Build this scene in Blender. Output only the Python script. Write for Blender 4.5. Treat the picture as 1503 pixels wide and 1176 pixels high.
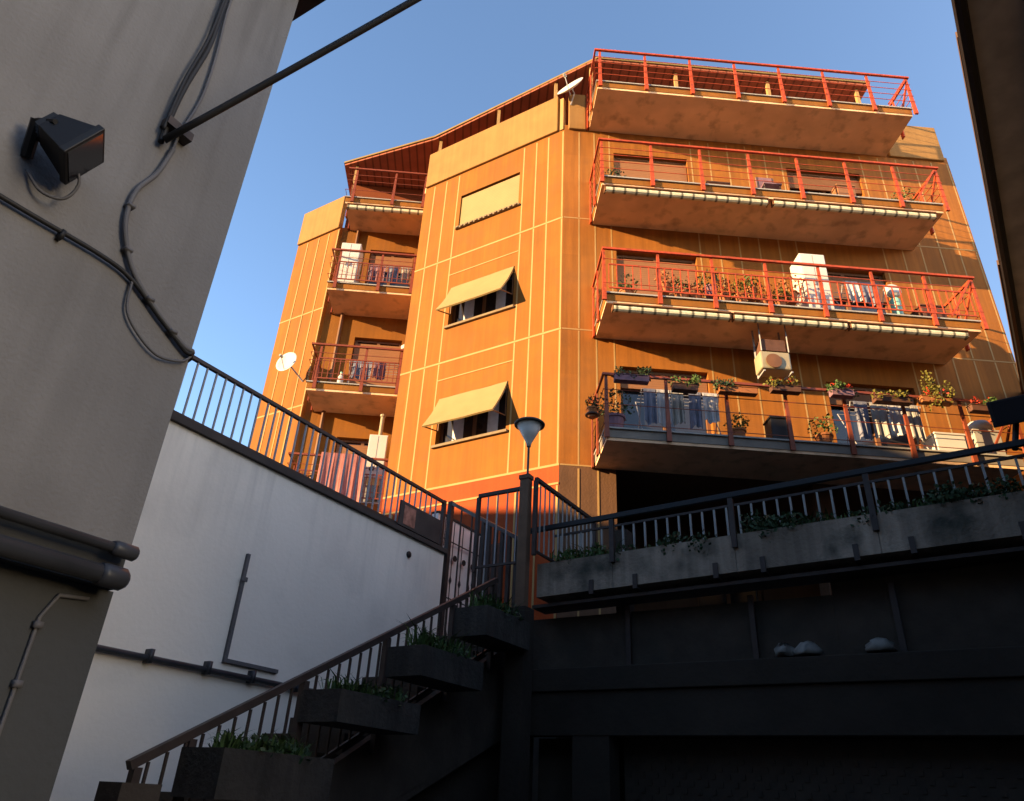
import bpy, math, random
from math import radians as R, sin, cos, tan, pi
from mathutils import Vector, Matrix
random.seed(7)
for o in list(bpy.data.objects): bpy.data.objects.remove(o)
sc = bpy.context.scene
# ------------------------------------------------------------------ camera
F_PX, PITCH, ROLL = 1075.0, 28.95, 3.0
CAM = Vector((0, 0, 1.6))
cd = bpy.data.cameras.new('camera'); cam = bpy.data.objects.new('camera', cd)
sc.collection.objects.link(cam); sc.camera = cam
cd.sensor_fit = 'HORIZONTAL'; cd.sensor_width = 36; cd.lens = 36*F_PX/1503
cd.clip_start = .05; cd.clip_end = 5000
th, ro = R(PITCH), R(ROLL)
fw = Vector((0, cos(th), sin(th))); dn = Vector((0, sin(th), -cos(th))); rt = Vector((1, 0, 0))
im_x = rt*cos(ro) - dn*sin(ro); im_y = rt*sin(ro) + dn*cos(ro)
M3 = Matrix((im_x, -im_y, -fw)).transposed()
cam.matrix_world = Matrix.Translation(CAM) @ M3.to_4x4()
sc.render.resolution_x = 1024; sc.render.resolution_y = 801
# ------------------------------------------------------------------ sky, sun, exposure
SUN_AZ, SUN_EL = -112.0, 13.0          # azimuth clockwise from +Y
w = bpy.data.worlds.new('World'); sc.world = w; w.use_nodes = True
nt = w.node_tree; bg = nt.nodes['Background']
sky = nt.nodes.new('ShaderNodeTexSky'); sky.sky_type = 'NISHITA'; sky.sun_disc = False
sky.sun_elevation = R(SUN_EL); sky.sun_rotation = R(-SUN_AZ)   # the sky turns the other way round
sky.air_density = 0.88; sky.dust_density = 1.5; sky.ozone_density = 2.2
nt.links.new(sky.outputs[0], bg.inputs[0]); bg.inputs[1].default_value = 0.115
sl = bpy.data.lights.new('sun', 'SUN'); sun = bpy.data.objects.new('sun', sl); sc.collection.objects.link(sun)
sl.energy = 4.8; sl.angle = R(0.5); sl.color = (1.0, 0.66, 0.31)
sd = Vector((sin(R(SUN_AZ))*cos(R(SUN_EL)), cos(R(SUN_AZ))*cos(R(SUN_EL)), sin(R(SUN_EL))))
sun.rotation_euler = sd.to_track_quat('Z', 'Y').to_euler()
vs = sc.view_settings
vs.view_transform = 'Standard'; vs.look = 'None'; vs.exposure = 1.92; vs.gamma = 1; vs.use_curve_mapping = False

# ------------------------------------------------------------------ helpers
class Frame:
    """a vertical reference plane: s along it, o out of it, z up"""
    def __init__(f, org, az, out_az):
        f.o = Vector((org[0], org[1], 0)); f.u = Vector((sin(R(az)), cos(R(az)), 0))
        f.n = Vector((sin(R(out_az)), cos(R(out_az)), 0))
    def p(f, s, o, z): return f.o + f.u*s + f.n*o + Vector((0, 0, z))
CORNER = (0.92, 12.28)
F1 = Frame(CORNER, -57.8, -147.8)       # facade with the three windows, s runs left
F2 = Frame(CORNER, 87.6, 177.6)         # facade with the long balconies, s runs right
WL = Frame((0, 0), 32.2, 122.2)         # alley walls on the left
WK = Frame((9.5*sin(R(2.6)), 9.5*cos(R(2.6))), 122.2, 212.2)   # raised walkway on the right
EV = Frame((0, 0), 36.35, -53.65)       # house on the right
XY = Frame((0, 0), 90, 0)

class MB:
    def __init__(m): m.v = []; m.f = []; m.mi = []; m.cur = 0
    def face(m, pts):
        b = len(m.v); m.v += [Vector(p) for p in pts]; m.f.append(tuple(range(b, b+len(pts)))); m.mi.append(m.cur)
    def hexa(m, P):     # 8 points: bottom 4, top 4
        b = len(m.v); m.v += [Vector(p) for p in P]
        for q in ((3,2,1,0),(4,5,6,7),(0,1,5,4),(1,2,6,5),(2,3,7,6),(3,0,4,7)):
            m.f.append(tuple(b+i for i in q)); m.mi.append(m.cur)
        return m
    def box(m, fr, s0, s1, o0, o1, z0, z1, sl=0.0):
        return m.hexa([fr.p(s, o, z+sl*s) for z in (z0, z1) for s, o in ((s0,o0),(s1,o0),(s1,o1),(s0,o1))])
    def prism(m, fr, poly, z0, z1):
        b = len(m.v); n = len(poly)
        m.v += [fr.p(s, o, z0) for s, o in poly] + [fr.p(s, o, z1) for s, o in poly]
        m.f.append(tuple(range(b, b+n))[::-1]); m.f.append(tuple(range(b+n, b+2*n))); m.mi += [m.cur]*2
        for i in range(n):
            j = (i+1) % n; m.f.append((b+i, b+j, b+n+j, b+n+i)); m.mi.append(m.cur)
        return m
    def tube(m, pts, r, n=8, r1=None, cap=True):
        pts = [Vector(p) for p in pts]; rings = []; N = len(pts)
        up = None
        for i, p in enumerate(pts):
            d = (pts[min(i+1, N-1)] - pts[max(i-1, 0)]).normalized()
            if up is None:
                up = Vector((0,0,1)) if abs(d.z) < .9 else Vector((1,0,0))
            a = d.cross(up).normalized(); bb = a.cross(d).normalized(); up = bb
            rr = r if r1 is None else r+(r1-r)*i/(N-1)
            b = len(m.v); m.v += [p + a*rr*cos(2*pi*k/n) + bb*rr*sin(2*pi*k/n) for k in range(n)]; rings.append(b)
        for i in range(N-1):
            for k in range(n):
                q = (k+1) % n
                m.f.append((rings[i]+k, rings[i]+q, rings[i+1]+q, rings[i+1]+k)); m.mi.append(m.cur)
        if cap:
            m.f.append(tuple(rings[0]+k for k in range(n))[::-1]); m.f.append(tuple(rings[-1]+k for k in range(n))); m.mi += [m.cur]*2
        return m
    def bar(m, a, b, w, h=None):       # rectangular bar between two points, w horizontal, h vertical-ish
        h = h or w; a = Vector(a); b = Vector(b); d = (b-a).normalized()
        up = Vector((0,0,1)) if abs(d.z) < .95 else Vector((0.84,-.53,0))
        x = d.cross(up).normalized()*w/2; y = x.cross(d).normalized()*h/2
        return m.hexa([a-x-y, a+x-y, a+x+y, a-x+y, b-x-y, b+x-y, b+x+y, b-x+y])
    def lathe(m, c, prof, n=16, ax=None):
        c = Vector(c); rot = Vector((0,0,1)).rotation_difference(Vector(ax).normalized()) if ax is not None else None
        rings = []
        for r, z in prof:
            b = len(m.v)
            for k in range(n):
                q = Vector((r*cos(2*pi*k/n), r*sin(2*pi*k/n), z))
                if rot: q = rot @ q
                m.v.append(c+q)
            rings.append(b)
        for i in range(len(rings)-1):
            for k in range(n):
                q = (k+1) % n
                m.f.append((rings[i]+k, rings[i]+q, rings[i+1]+q, rings[i+1]+k)); m.mi.append(m.cur)
        m.f.append(tuple(rings[0]+k for k in range(n))[::-1]); m.f.append(tuple(rings[-1]+k for k in range(n))); m.mi += [m.cur]*2
        return m
    def wall(m, fr, s0, s1, z0, z1, o, holes, depth=.22):
        """plane with rectangular holes (s0,s1,z0,z1) and reveals going back"""
        S = sorted({s0, s1, *[h[0] for h in holes], *[h[1] for h in holes]})
        Z = sorted({z0, z1, *[h[2] for h in holes], *[h[3] for h in holes]})
        for i in range(len(S)-1):
            for j in range(len(Z)-1):
                cs, cz = (S[i]+S[i+1])/2, (Z[j]+Z[j+1])/2
                if any(h[0] < cs < h[1] and h[2] < cz < h[3] for h in holes): continue
                m.face([fr.p(S[i],o,Z[j]), fr.p(S[i+1],o,Z[j]), fr.p(S[i+1],o,Z[j+1]), fr.p(S[i],o,Z[j+1])])
        for a, b, c, d in holes:
            for (x, y), (X, Y) in (((a,c),(b,c)),((b,c),(b,d)),((b,d),(a,d)),((a,d),(a,c))):
                m.face([fr.p(x,o,y), fr.p(X,o,Y), fr.p(X,o-depth,Y), fr.p(x,o-depth,y)])
        return m
    def build(m, name, mats, parent=None, smooth=False, bevel=0):
        if not isinstance(mats, (list, tuple)): mats = [mats]
        loc = Vector((0,0,0)); q = parent
        while q: loc += q.location; q = q.parent
        mn = Vector((sum((p.x for p in m.v))/len(m.v), sum((p.y for p in m.v))/len(m.v), min(p.z for p in m.v)))
        org = mn
        me = bpy.data.meshes.new(name); me.from_pydata([p-org for p in m.v], [], m.f)
        for x in mats: me.materials.append(x)
        for p, i in zip(me.polygons, m.mi): p.material_index = i; p.use_smooth = smooth
        me.validate(); me.update()
        ob = bpy.data.objects.new(name, me); sc.collection.objects.link(ob)
        if parent: ob.parent = parent
        ob.location = org - loc
        if bevel:
            b = ob.modifiers.new('bevel', 'BEVEL'); b.width = bevel; b.segments = 2; b.limit_method = 'ANGLE'
        return ob

def tag(o, label=None, cat=None, group=None, kind=None):
    if label: o['label'] = label
    if cat: o['category'] = cat
    if group: o['group'] = group
    if kind: o['kind'] = kind
    return o
def thing(name, loc, label, cat, group=None):
    e = bpy.data.objects.new(name, None); e.empty_display_size = .2; sc.collection.objects.link(e)
    e.location = loc; return tag(e, label, cat, group)

# ------------------------------------------------------------------ materials
def mat(name, col, rough=.8, var=.15, scale=3.0, bump=0.0, bscale=30.0, metal=0.0, spec=.3, streak=0.0,
        stain=None, stain_amt=0.0, stain_scale=1.2, waves=None, panel=None, drip=None):
    m = bpy.data.materials.new(name); m.use_nodes = True; t = m.node_tree; N = t.nodes; L = t.links
    b = N['Principled BSDF']; b.inputs['Roughness'].default_value = rough; b.inputs['Metallic'].default_value = metal
    b.inputs['Specular IOR Level'].default_value = spec
    g = N.new('ShaderNodeNewGeometry'); pos = g.outputs['Position']
    def noise(sc_, det=4, vec=pos):
        n = N.new('ShaderNodeTexNoise'); n.inputs['Scale'].default_value = sc_; n.inputs['Detail'].default_value = det
        L.new(vec, n.inputs['Vector']); return n.outputs['Fac']
    def ramp(fac, a, b_):
        r = N.new('ShaderNodeMapRange'); r.inputs[1].default_value = a[0]; r.inputs[2].default_value = a[1]
        r.inputs[3].default_value = b_[0]; r.inputs[4].default_value = b_[1]; L.new(fac, r.inputs[0]); return r.outputs[0]
    v = ramp(noise(scale), (.3, .7), (1-var, 1+var))
    if streak:
        mp = N.new('ShaderNodeMapping'); mp.inputs['Scale'].default_value = (9, 9, .35); L.new(pos, mp.inputs[0])
        v2 = ramp(noise(1.3, 5, mp.outputs[0]), (.35, .68), (1-streak, 1+streak*.5))
        mm = N.new('ShaderNodeMath'); mm.operation = 'MULTIPLY'; L.new(v, mm.inputs[0]); L.new(v2, mm.inputs[1]); v = mm.outputs[0]
    if panel:      # slight tint change from cladding panel to panel
        u_, wd = panel
        d_ = N.new('ShaderNodeVectorMath'); d_.operation = 'DOT_PRODUCT'; d_.inputs[1].default_value = (u_.x/wd, u_.y/wd, 0); L.new(pos, d_.inputs[0])
        f1 = N.new('ShaderNodeMath'); f1.operation = 'FLOOR'; L.new(d_.outputs['Value'], f1.inputs[0])
        sp_ = N.new('ShaderNodeSeparateXYZ'); L.new(pos, sp_.inputs[0])
        f2 = N.new('ShaderNodeMath'); f2.operation = 'DIVIDE'; f2.inputs[1].default_value = 3.02; L.new(sp_.outputs['Z'], f2.inputs[0])
        f3 = N.new('ShaderNodeMath'); f3.operation = 'FLOOR'; L.new(f2.outputs[0], f3.inputs[0])
        cb = N.new('ShaderNodeCombineXYZ'); L.new(f1.outputs[0], cb.inputs[0]); L.new(f3.outputs[0], cb.inputs[1])
        wn = N.new('ShaderNodeTexWhiteNoise'); L.new(cb.outputs[0], wn.inputs['Vector'])
        pv = ramp(wn.outputs['Value'], (0, 1), (.91, 1.09)); m2 = N.new('ShaderNodeMath'); m2.operation = 'MULTIPLY'
        L.new(v, m2.inputs[0]); L.new(pv, m2.inputs[1]); v = m2.outputs[0]
    vm = N.new('ShaderNodeVectorMath'); vm.operation = 'SCALE'; vm.inputs[0].default_value = col[:3]; L.new(v, vm.inputs['Scale'])
    cout = vm.outputs[0]
    if stain:
        mx = N.new('ShaderNodeMix'); mx.data_type = 'RGBA'
        fac = ramp(noise(stain_scale, 6), (.52, .72), (0, stain_amt)); L.new(fac, mx.inputs['Factor'])
        L.new(cout, mx.inputs['A']); mx.inputs['B'].default_value = (*stain, 1); cout = mx.outputs['Result']
    if drip:       # dirty runs below a coping: (top z, length, colour, amount)
        zt_, ln, dc, am = drip
        sp2 = N.new('ShaderNodeSeparateXYZ'); L.new(pos, sp2.inputs[0])
        mk = ramp(sp2.outputs['Z'], (zt_-ln, zt_), (0, 1))
        mp2 = N.new('ShaderNodeMapping'); mp2.inputs['Scale'].default_value = (7, 7, .5); L.new(pos, mp2.inputs[0])
        nf = ramp(noise(1.1, 6, mp2.outputs[0]), (.48, .70), (0, am))
        mu = N.new('ShaderNodeMath'); mu.operation = 'MULTIPLY'; L.new(mk, mu.inputs[0]); L.new(nf, mu.inputs[1])
        mx2 = N.new('ShaderNodeMix'); mx2.data_type = 'RGBA'; L.new(mu.outputs[0], mx2.inputs['Factor']); L.new(cout, mx2.inputs['A'])
        mx2.inputs['B'].default_value = (*dc, 1); cout = mx2.outputs['Result']
    if waves:      # ribbed boards: (unit direction, period, depth)
        d, per, dep = waves
        vd = N.new('ShaderNodeVectorMath'); vd.operation = 'DOT_PRODUCT'; vd.inputs[1].default_value = d; L.new(pos, vd.inputs[0])
        k = N.new('ShaderNodeMath'); k.operation = 'MULTIPLY'; k.inputs[1].default_value = 2*pi/per; L.new(vd.outputs['Value'], k.inputs[0])
        sn = N.new('ShaderNodeMath'); sn.operation = 'SINE'; L.new(k.outputs[0], sn.inputs[0])
        f = ramp(sn.outputs[0], (-1, -.6), (1-dep, 1))
        v3 = N.new('ShaderNodeVectorMath'); v3.operation = 'SCALE'; L.new(cout, v3.inputs[0]); L.new(f, v3.inputs['Scale']); cout = v3.outputs[0]
    L.new(cout, b.inputs['Base Color'])
    if bump:
        bp = N.new('ShaderNodeBump'); bp.inputs['Strength'].default_value = bump; bp.inputs['Distance'].default_value = .02
        L.new(noise(bscale, 5), bp.inputs['Height']); L.new(bp.outputs[0], b.inputs['Normal'])
    return m
M = {}
M['facade'] = mat('facade_orange_render', (0.2316,0.0840,0.0081), .85, .09, 1.6, .15, 40, streak=.11, stain=(.19,.07,.015), stain_amt=.5, stain_scale=2.4, panel=(F1.u, .44), drip=(16.0, 2.4, (.15,.06,.015), .45))
M['facade2'] = mat('facade_orange_render_lifted', (0.2768,0.0974,0.0132), .85, .12, 1.6, .15, 40, streak=.16, stain=(.17,.065,.015), stain_amt=.6, stain_scale=1.6, panel=(F2.u, .46), drip=(16.0, 3.0, (.12,.045,.012), .5))  # lighter copy of the facade colour, makes up for the grazing sun
M['joint'] = mat('pale_joint_strip', (0.3600,0.2200,0.0850), .8, .08)
M['base'] = mat('deep_orange_base', (0.3021,0.0466,0.0062), .85, .1, 2, .25, 25, streak=.1)
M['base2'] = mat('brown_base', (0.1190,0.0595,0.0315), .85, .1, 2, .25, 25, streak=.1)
M['parapet'] = mat('ochre_concrete', (0.2579,0.1373,0.0416), .85, .08, 2, .2, 30, streak=.08)
M['soffit'] = mat('tan_balcony_underside', (0.7200,0.4600,0.2700), .9, .14, 1.5, .2, 20, stain=(.10,.065,.045), stain_amt=.42, stain_scale=3.4)
M['red'] = mat('red_painted_iron', (0.3800,0.0520,0.0140), .65, .25, 14, stain=(.13,.03,.012), stain_amt=.75, stain_scale=9)
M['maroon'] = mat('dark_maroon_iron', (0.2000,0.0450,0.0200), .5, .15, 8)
M['rooffascia'] = mat('ochre_roof_edge', (0.1872,0.1248,0.0416), .8, .1)
M['roofunder'] = mat('brown_roof_boards', (0.3000,0.0850,0.0450), .8, .12, 3, waves=((F2.u.x,F2.u.y,0), .22, .55))
M['attic'] = mat('red_brown_attic_wall', (0.1747,0.0416,0.0125), .85, .1, 2)
M['shutter'] = mat('cream_roller_shutter', (0.2746,0.1914,0.0832), .7, .05, 3, waves=((0,0,1), .055, .12))
M['shutter_out'] = mat('cream_projecting_shutter', (0.2829,0.1997,0.0832), .7, .05, 3, waves=((0,0,1), .04, .12))
M['salmon'] = mat('salmon_roller_shutter', (0.2496,0.1123,0.0499), .7, .06, 3, waves=((0,0,1), .055, .2))
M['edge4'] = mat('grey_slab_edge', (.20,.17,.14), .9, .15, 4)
M['sill'] = mat('stone_sill', (0.1872,0.1373,0.0832), .8, .15, 12)
M['glass'] = mat('dark_window_glass', (.02,.02,.025), .12, .1, 2, spec=.6)
M['curtain'] = mat('white_curtain', (.6,.6,.62), .9, .1, 9)
M['frame'] = mat('brown_window_frame', (.16,.07,.03), .6, .1)
M['cream'] = mat('cream_awning_fabric', (0.6000,0.5500,0.3800), .9, .15, 10, waves=((F2.u.x,F2.u.y,0), .24, .8))
M['creampaint'] = mat('cream_enamel', (0.3075,0.2579,0.1686), .5, .08, 5)
M['white'] = mat('white_enamel', (0.5580,0.5400,0.5040), .4, .03)
M['whitedull'] = mat('white_weathered', (0.3360,0.3200,0.2960), .8, .1, 6)
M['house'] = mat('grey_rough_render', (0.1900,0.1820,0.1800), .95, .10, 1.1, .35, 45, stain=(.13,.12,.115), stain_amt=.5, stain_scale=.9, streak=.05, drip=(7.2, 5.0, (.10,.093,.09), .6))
M['house_low'] = mat('grey_lower_render_shaded', (0.0620,0.0630,0.0630), .95, .10, 1.2, .3, 20, stain=(.06,.055,.05), stain_amt=.35)  # darker than the upper render, weaker light lower down put into the colour
M['whitewall'] = mat('white_painted_retaining_wall', (0.8700,0.8000,0.7000), .9, .05, .7, .15, 20, streak=.0, stain=(.66,.61,.54), stain_amt=.5, stain_scale=1.1, drip=(5.12, 1.5, (.45,.42,.38), .35))
M['coping'] = mat('dark_coping', (.06,.05,.045), .85, .2)
M['iron'] = mat('dark_brown_iron', (.045,.03,.025), .55, .2, 9)
M['galv'] = mat('grey_iron_bar', (.30,.29,.30), .5, .15, 9)
M['black'] = mat('black_plastic', (.012,.012,.014), .5, .1)
M['cable'] = mat('black_cable_sheath', (.02,.019,.02), .6, .15)
M['greycable'] = mat('grey_cable_sheath', (.11,.105,.11), .6, .15)
M['pipe'] = mat('dark_metal_pipe', (.04,.042,.05), .4, .2, 6)
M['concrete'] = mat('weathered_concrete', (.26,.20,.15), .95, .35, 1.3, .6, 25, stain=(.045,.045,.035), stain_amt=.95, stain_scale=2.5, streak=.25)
M['concrete2'] = mat('shaded_stair_concrete', (0.0450,0.0380,0.0320), .95, .25, 4, .6, 25, stain=(.035,.035,.03), stain_amt=.8, stain_scale=2.5, streak=.25)  # concrete colour darkened to carry the deep shade on the stair
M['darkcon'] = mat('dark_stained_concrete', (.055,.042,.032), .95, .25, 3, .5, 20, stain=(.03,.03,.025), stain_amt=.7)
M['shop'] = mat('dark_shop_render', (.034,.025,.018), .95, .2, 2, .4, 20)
M['shutmetal'] = mat('dark_rolling_shutter', (.05,.038,.028), .5, .2, 5)
M['pillar'] = mat('brown_pillar_paint', (.13,.075,.045), .85, .15, 5, .3, 30)
M['lampglass'] = mat('grey_lamp_globe', (0.5500,0.5000,0.4400), .35, .05)
M['lampmetal'] = mat('dark_lamp_metal', (.06,.055,.05), .5, .1)
M['leaf'] = mat('green_leaves', (.055,.10,.025), .7, .35, 20)
M['leafy'] = mat('yellow_green_leaves', (0.1228,0.1116,0.0167), .7, .3, 20)
M['leafdark'] = mat('dark_leaves', (.03,.055,.02), .7, .4, 20)
M['petal'] = mat('red_petals', (0.3844,0.0310,0.0124), .6, .2, 30)
M['terra'] = mat('terracotta', (0.3069,0.1116,0.0391), .8, .15, 12)
M['soil'] = mat('dark_soil', (.035,.025,.018), 1, .3, 20)
M['pink'] = mat('pink_blanket', (0.3400,0.1300,0.1150), .95, .15, 6)
M['boxbrown'] = mat('dark_brown_box', (.10,.045,.03), .8, .2, 10)
M['blue'] = mat('blue_cloth', (0.1700,0.1800,0.2400), .95, .2, 8)
M['greycloth'] = mat('light_grey_cloth', (.46,.45,.46), .95, .15, 8)
M['turq'] = mat('turquoise_plastic', (.22,.50,.42), .5, .1)
M['mauve'] = mat('mauve_cloth', (.20,.11,.14), .95, .2, 8)
M['paler'] = mat('pale_pinkish_render', (.88,.74,.66), .9, .12, 3)
M['asphalt'] = mat('asphalt', (.06,.058,.055), .9, .2, 6, .4, 60)
M['terracefloor'] = mat('terrace_paving', (.12,.11,.10), .9, .2, 3)
M['paleblock'] = mat('pale_block_render', (.30,.26,.22), .9, .05)
M['town'] = mat('town_render', (.17,.15,.13), .9, .1, 1)
M['tile'] = mat('old_roof_tile', (.10,.06,.045), .9, .3, 5)
M['eavesoffit'] = mat('grey_eave_board', (.55,.50,.44), .9, .2, 3)
M['poster'] = mat('faded_poster', (.30,.14,.10), .7, .6, 9)
M['bag'] = mat('pale_plastic_bag', (0.2000,0.1900,0.1700), .6, .25, 12)

# ------------------------------------------------------------------ ground
g = MB(); g.face([(-3000,-3000,0),(3000,-3000,0),(3000,3000,0),(-3000,3000,0)])
tag(g.build('ground', M['asphalt']), 'dark asphalt ground of the alley', kind='structure')
t = MB()
t.prism(WL, [(3.0,-7.25),(9.3,-7.25),(9.3,-30),(3.0,-30)], 0.01, 4.9)
tag(t.build('upper_terrace', M['terracefloor']), kind='structure')
t = MB()
t.prism(WL, [(9.6,-7.25),(30,-7.25),(30,20),(10.8,20),(10.8,-4.0),(9.6,-4.6)], 0.01, 3.62)
tag(t.build('terrace', M['terracefloor']), kind='structure')

# ================================================================== APARTMENT BUILDING
B = thing('apartment_building', F2.p(2, -3, 3.6), 'tall sunlit orange apartment building with pale joint lines and long balconies', 'building')
L1P = (-3.42, -2.36)
# F1 windows
WS0, WS1 = 1.2, 2.93
wins = [(14.05, 15.12), (11.08, 12.2), (8.07, 9.2)]
holes1 = [(WS0, WS1, a, b) for a, b in wins]
m = MB(); m.wall(F1, 0, 4.15, 7.1, 16.0, 0, holes1)
m.cur = 1
for s in (3.84, 3.45, 3.05, 1.1, .75, .42, .03):
    for z0, z1 in ((7.13, 10.1), (10.16, 13.1), (13.16, 15.88)):
        m.box(F1, s-.018, s+.018, .001, .004, z0, z1)
for z in (7.115, 10.13, 13.13): m.box(F1, 0.0, 4.15, .001, .005, z-.022, z+.022)
for z in (12.6, 9.67): m.box(F1, 1.12, 3.03, .001, .01, z-.014, z+.014)
m.build('wall', [M['facade'], M['joint']], B)
m = MB(); m.wall(F1, 0, 4.15, 3.6, 7.1, .0, [])
m.cur = 1
for s in (3.84, 3.45, 3.05, 1.29, .9, .46, .03): m.box(F1, s-.018, s+.018, .001, .012, 3.6, 6.7)
m.box(F1, 0, 4.15, .001, .014, 6.72, 6.76)
tag(m.build('wall_base', [M['base'], M['joint']], B), 'deep orange painted lower wall')
# F2 wall
doorA = (1.18, 2.95)
fl = [13.2, 10.2, 7.25]
holes2 = []
for z in fl:
    holes2 += [(doorA[0], doorA[1], z, z+2.08), (5.35, 7.15, z, z+2.08)]
m = MB(); m.wall(F2, 0, 9.5, 7.1, 16.10, 0, holes2)
m.cur = 1
for s in (.36, .72, 1.08, 3.05, 3.5, 3.95, 4.4, 4.85, 5.25, 7.25, 7.7, 8.15, 8.6, 9.05, 9.45):
    for z0, z1 in ((7.13, 10.1), (10.16, 13.1), (13.16, 15.88)):
        m.box(F2, s-.016, s+.016, .001, .004, z0, z1)
for z in (7.115, 10.13, 13.13): m.box(F2, 0.015, 9.5, .001, .005, z-.015, z+.015)
m.cur = 0
m.face([F2.p(9.5,0,3.6), F2.p(9.5,-9,3.6), F2.p(9.5,-9,16), F2.p(9.5,0,16)])
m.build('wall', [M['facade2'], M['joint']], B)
m = MB(); m.wall(F2, 0, 1.05, 3.6, 7.1, 0, [])
m.face([F2.p(1.05,0,3.6), F2.p(1.05,-2.6,3.6), F2.p(1.05,-2.6,7.1), F2.p(1.05,0,7.1)])
m.face([F2.p(1.05,0,7.1), F2.p(9.5,0,7.1), F2.p(9.5,-2.6,7.1), F2.p(1.05,-2.6,7.1)])
m.wall(F2, 1.05, 9.5, 3.6, 7.1, -2.6, [(3.2,4.6,3.7,6.0)])
m.cur = 1
for s in (.36, .72): m.box(F2, s-.016, s+.016, .001, .010, 3.6, 7.05)
tag(m.build('wall_base', [M['base2'], M['joint']], B), 'brown lower wall set back in a porch under the balconies')
for s in (4.9, 9.3):
    m = MB(); m.box(F2, s-.18, s+.18, -.36, -.0, 3.6, 7.068); m.build('porch_column', M['base2'], B)
# recess and left wing
m = MB()
holesR = [(-5.1+.1, -3.75, z, z+2.1) for z in fl]
m.wall(F2, -5.95, -3.42, 3.6, 16.03, -4.25, holesR)
m.face([F2.p(-3.42,-2.36,3.6), F2.p(-3.42,-4.25,3.6), F2.p(-3.42,-4.25,16), F2.p(-3.42,-2.36,16)])
m.build('wall', M['facade'], B)
F3 = Frame(F2.p(-5.95, -4.17, 0).xy, -57.8, -147.8)
m = MB(); m.wall(F3, 0, 1.68, 3.6, 16.0, 0, [])
m.face([F3.p(1.68,0,3.6), F3.p(1.68,-6,3.6), F3.p(1.68,-6,16), F3.p(1.68,0,16)])
m.face([F3.p(0,0,3.6), F3.p(0,-.4,3.6), F3.p(0,-.4,16), F3.p(0,0,16)])
m.cur = 1
for z in (7.115, 10.13, 13.13): m.box(F3, 0, 1.68, .001, .005, z-.022, z+.022)
for s in (.03, .4, .8, 1.25): m.box(F3, s-.018, s+.018, .001, .012, 3.6, 15.88)
m.build('wall', [M['facade'], M['joint']], B)
m = MB(); m.tube([F2.p(-5.42,-4.2,3.7), F2.p(-5.42,-4.2,15.9)], .05)
m.build('drainpipe', M['frame'], B)
# roof deck (closes the body), attic, roof canopy
m = MB()
m.prism(F2, [(-5.95,-4.27),(-3.44,-4.27),(-3.44,-2.38),(0,-.02),(9.48,-.02),(9.48,-9),(-8,-9),(-7.3,-5.12)], 15.8, 15.99)
m.build('roof_deck', M['soffit'], B)
m = MB()
m.prism(F2, [(-5.9,-4.4),(-3.5,-4.4),(-1.4,-2.3),(7.2,-1.9),(7.2,-8.8),(-5.9,-8.8)], 16.0, 17.9)
m.build('attic_wall', M['attic'], B)
RP = [(-6.07,-3.70),(-3.36,-2.44),(.70,.48),(7.67,.47),(7.67,-8.9),(-6.07,-8.9)]
m = MB(); m.prism(F2, RP, 17.94, 18.0); m.build('roof_boards', M['roofunder'], B)
m = MB(); m.prism(F2, [(s+(.03 if s>0 else -.03), o+(.03 if o>-8 else 0)) for s,o in RP], 18.003, 18.06)
m.build('roof', M['rooffascia'], B)
for s, o in ((-5.7,-3.72),(-3.2,-2.5),(-1.62,-1.28),(-.2,-.3),(.62,.25),(2.75,.3),(5.1,.3),(7.4,.3)):
    m = MB(); m.box(F2, s-.04, s+.04, o-.04, o+.04, 16.0, 17.935)
    m.build('roof_post', M['joint'], B)
# parapet
def parapet(fr, s0, s1, top=17.17, bot=15.94, t_=.16, name='parapet', curved=False):
    m = MB(); m.box(fr, s0, s1, .002-.1, .06, bot, top)
    return m.build(name, M['parapet'], B, bevel=.02)
parapet(F1, .16, 4.13); parapet(F3, .02, 1.68)
parapet(F2, .10, .52); parapet(F2, 8.02, 9.40, 17.1)
m = MB(); m.box(F1, 0.02, .11, -.10, .03, 15.94, 17.05); m.build('downpipe_box', M['joint'], B)
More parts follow.
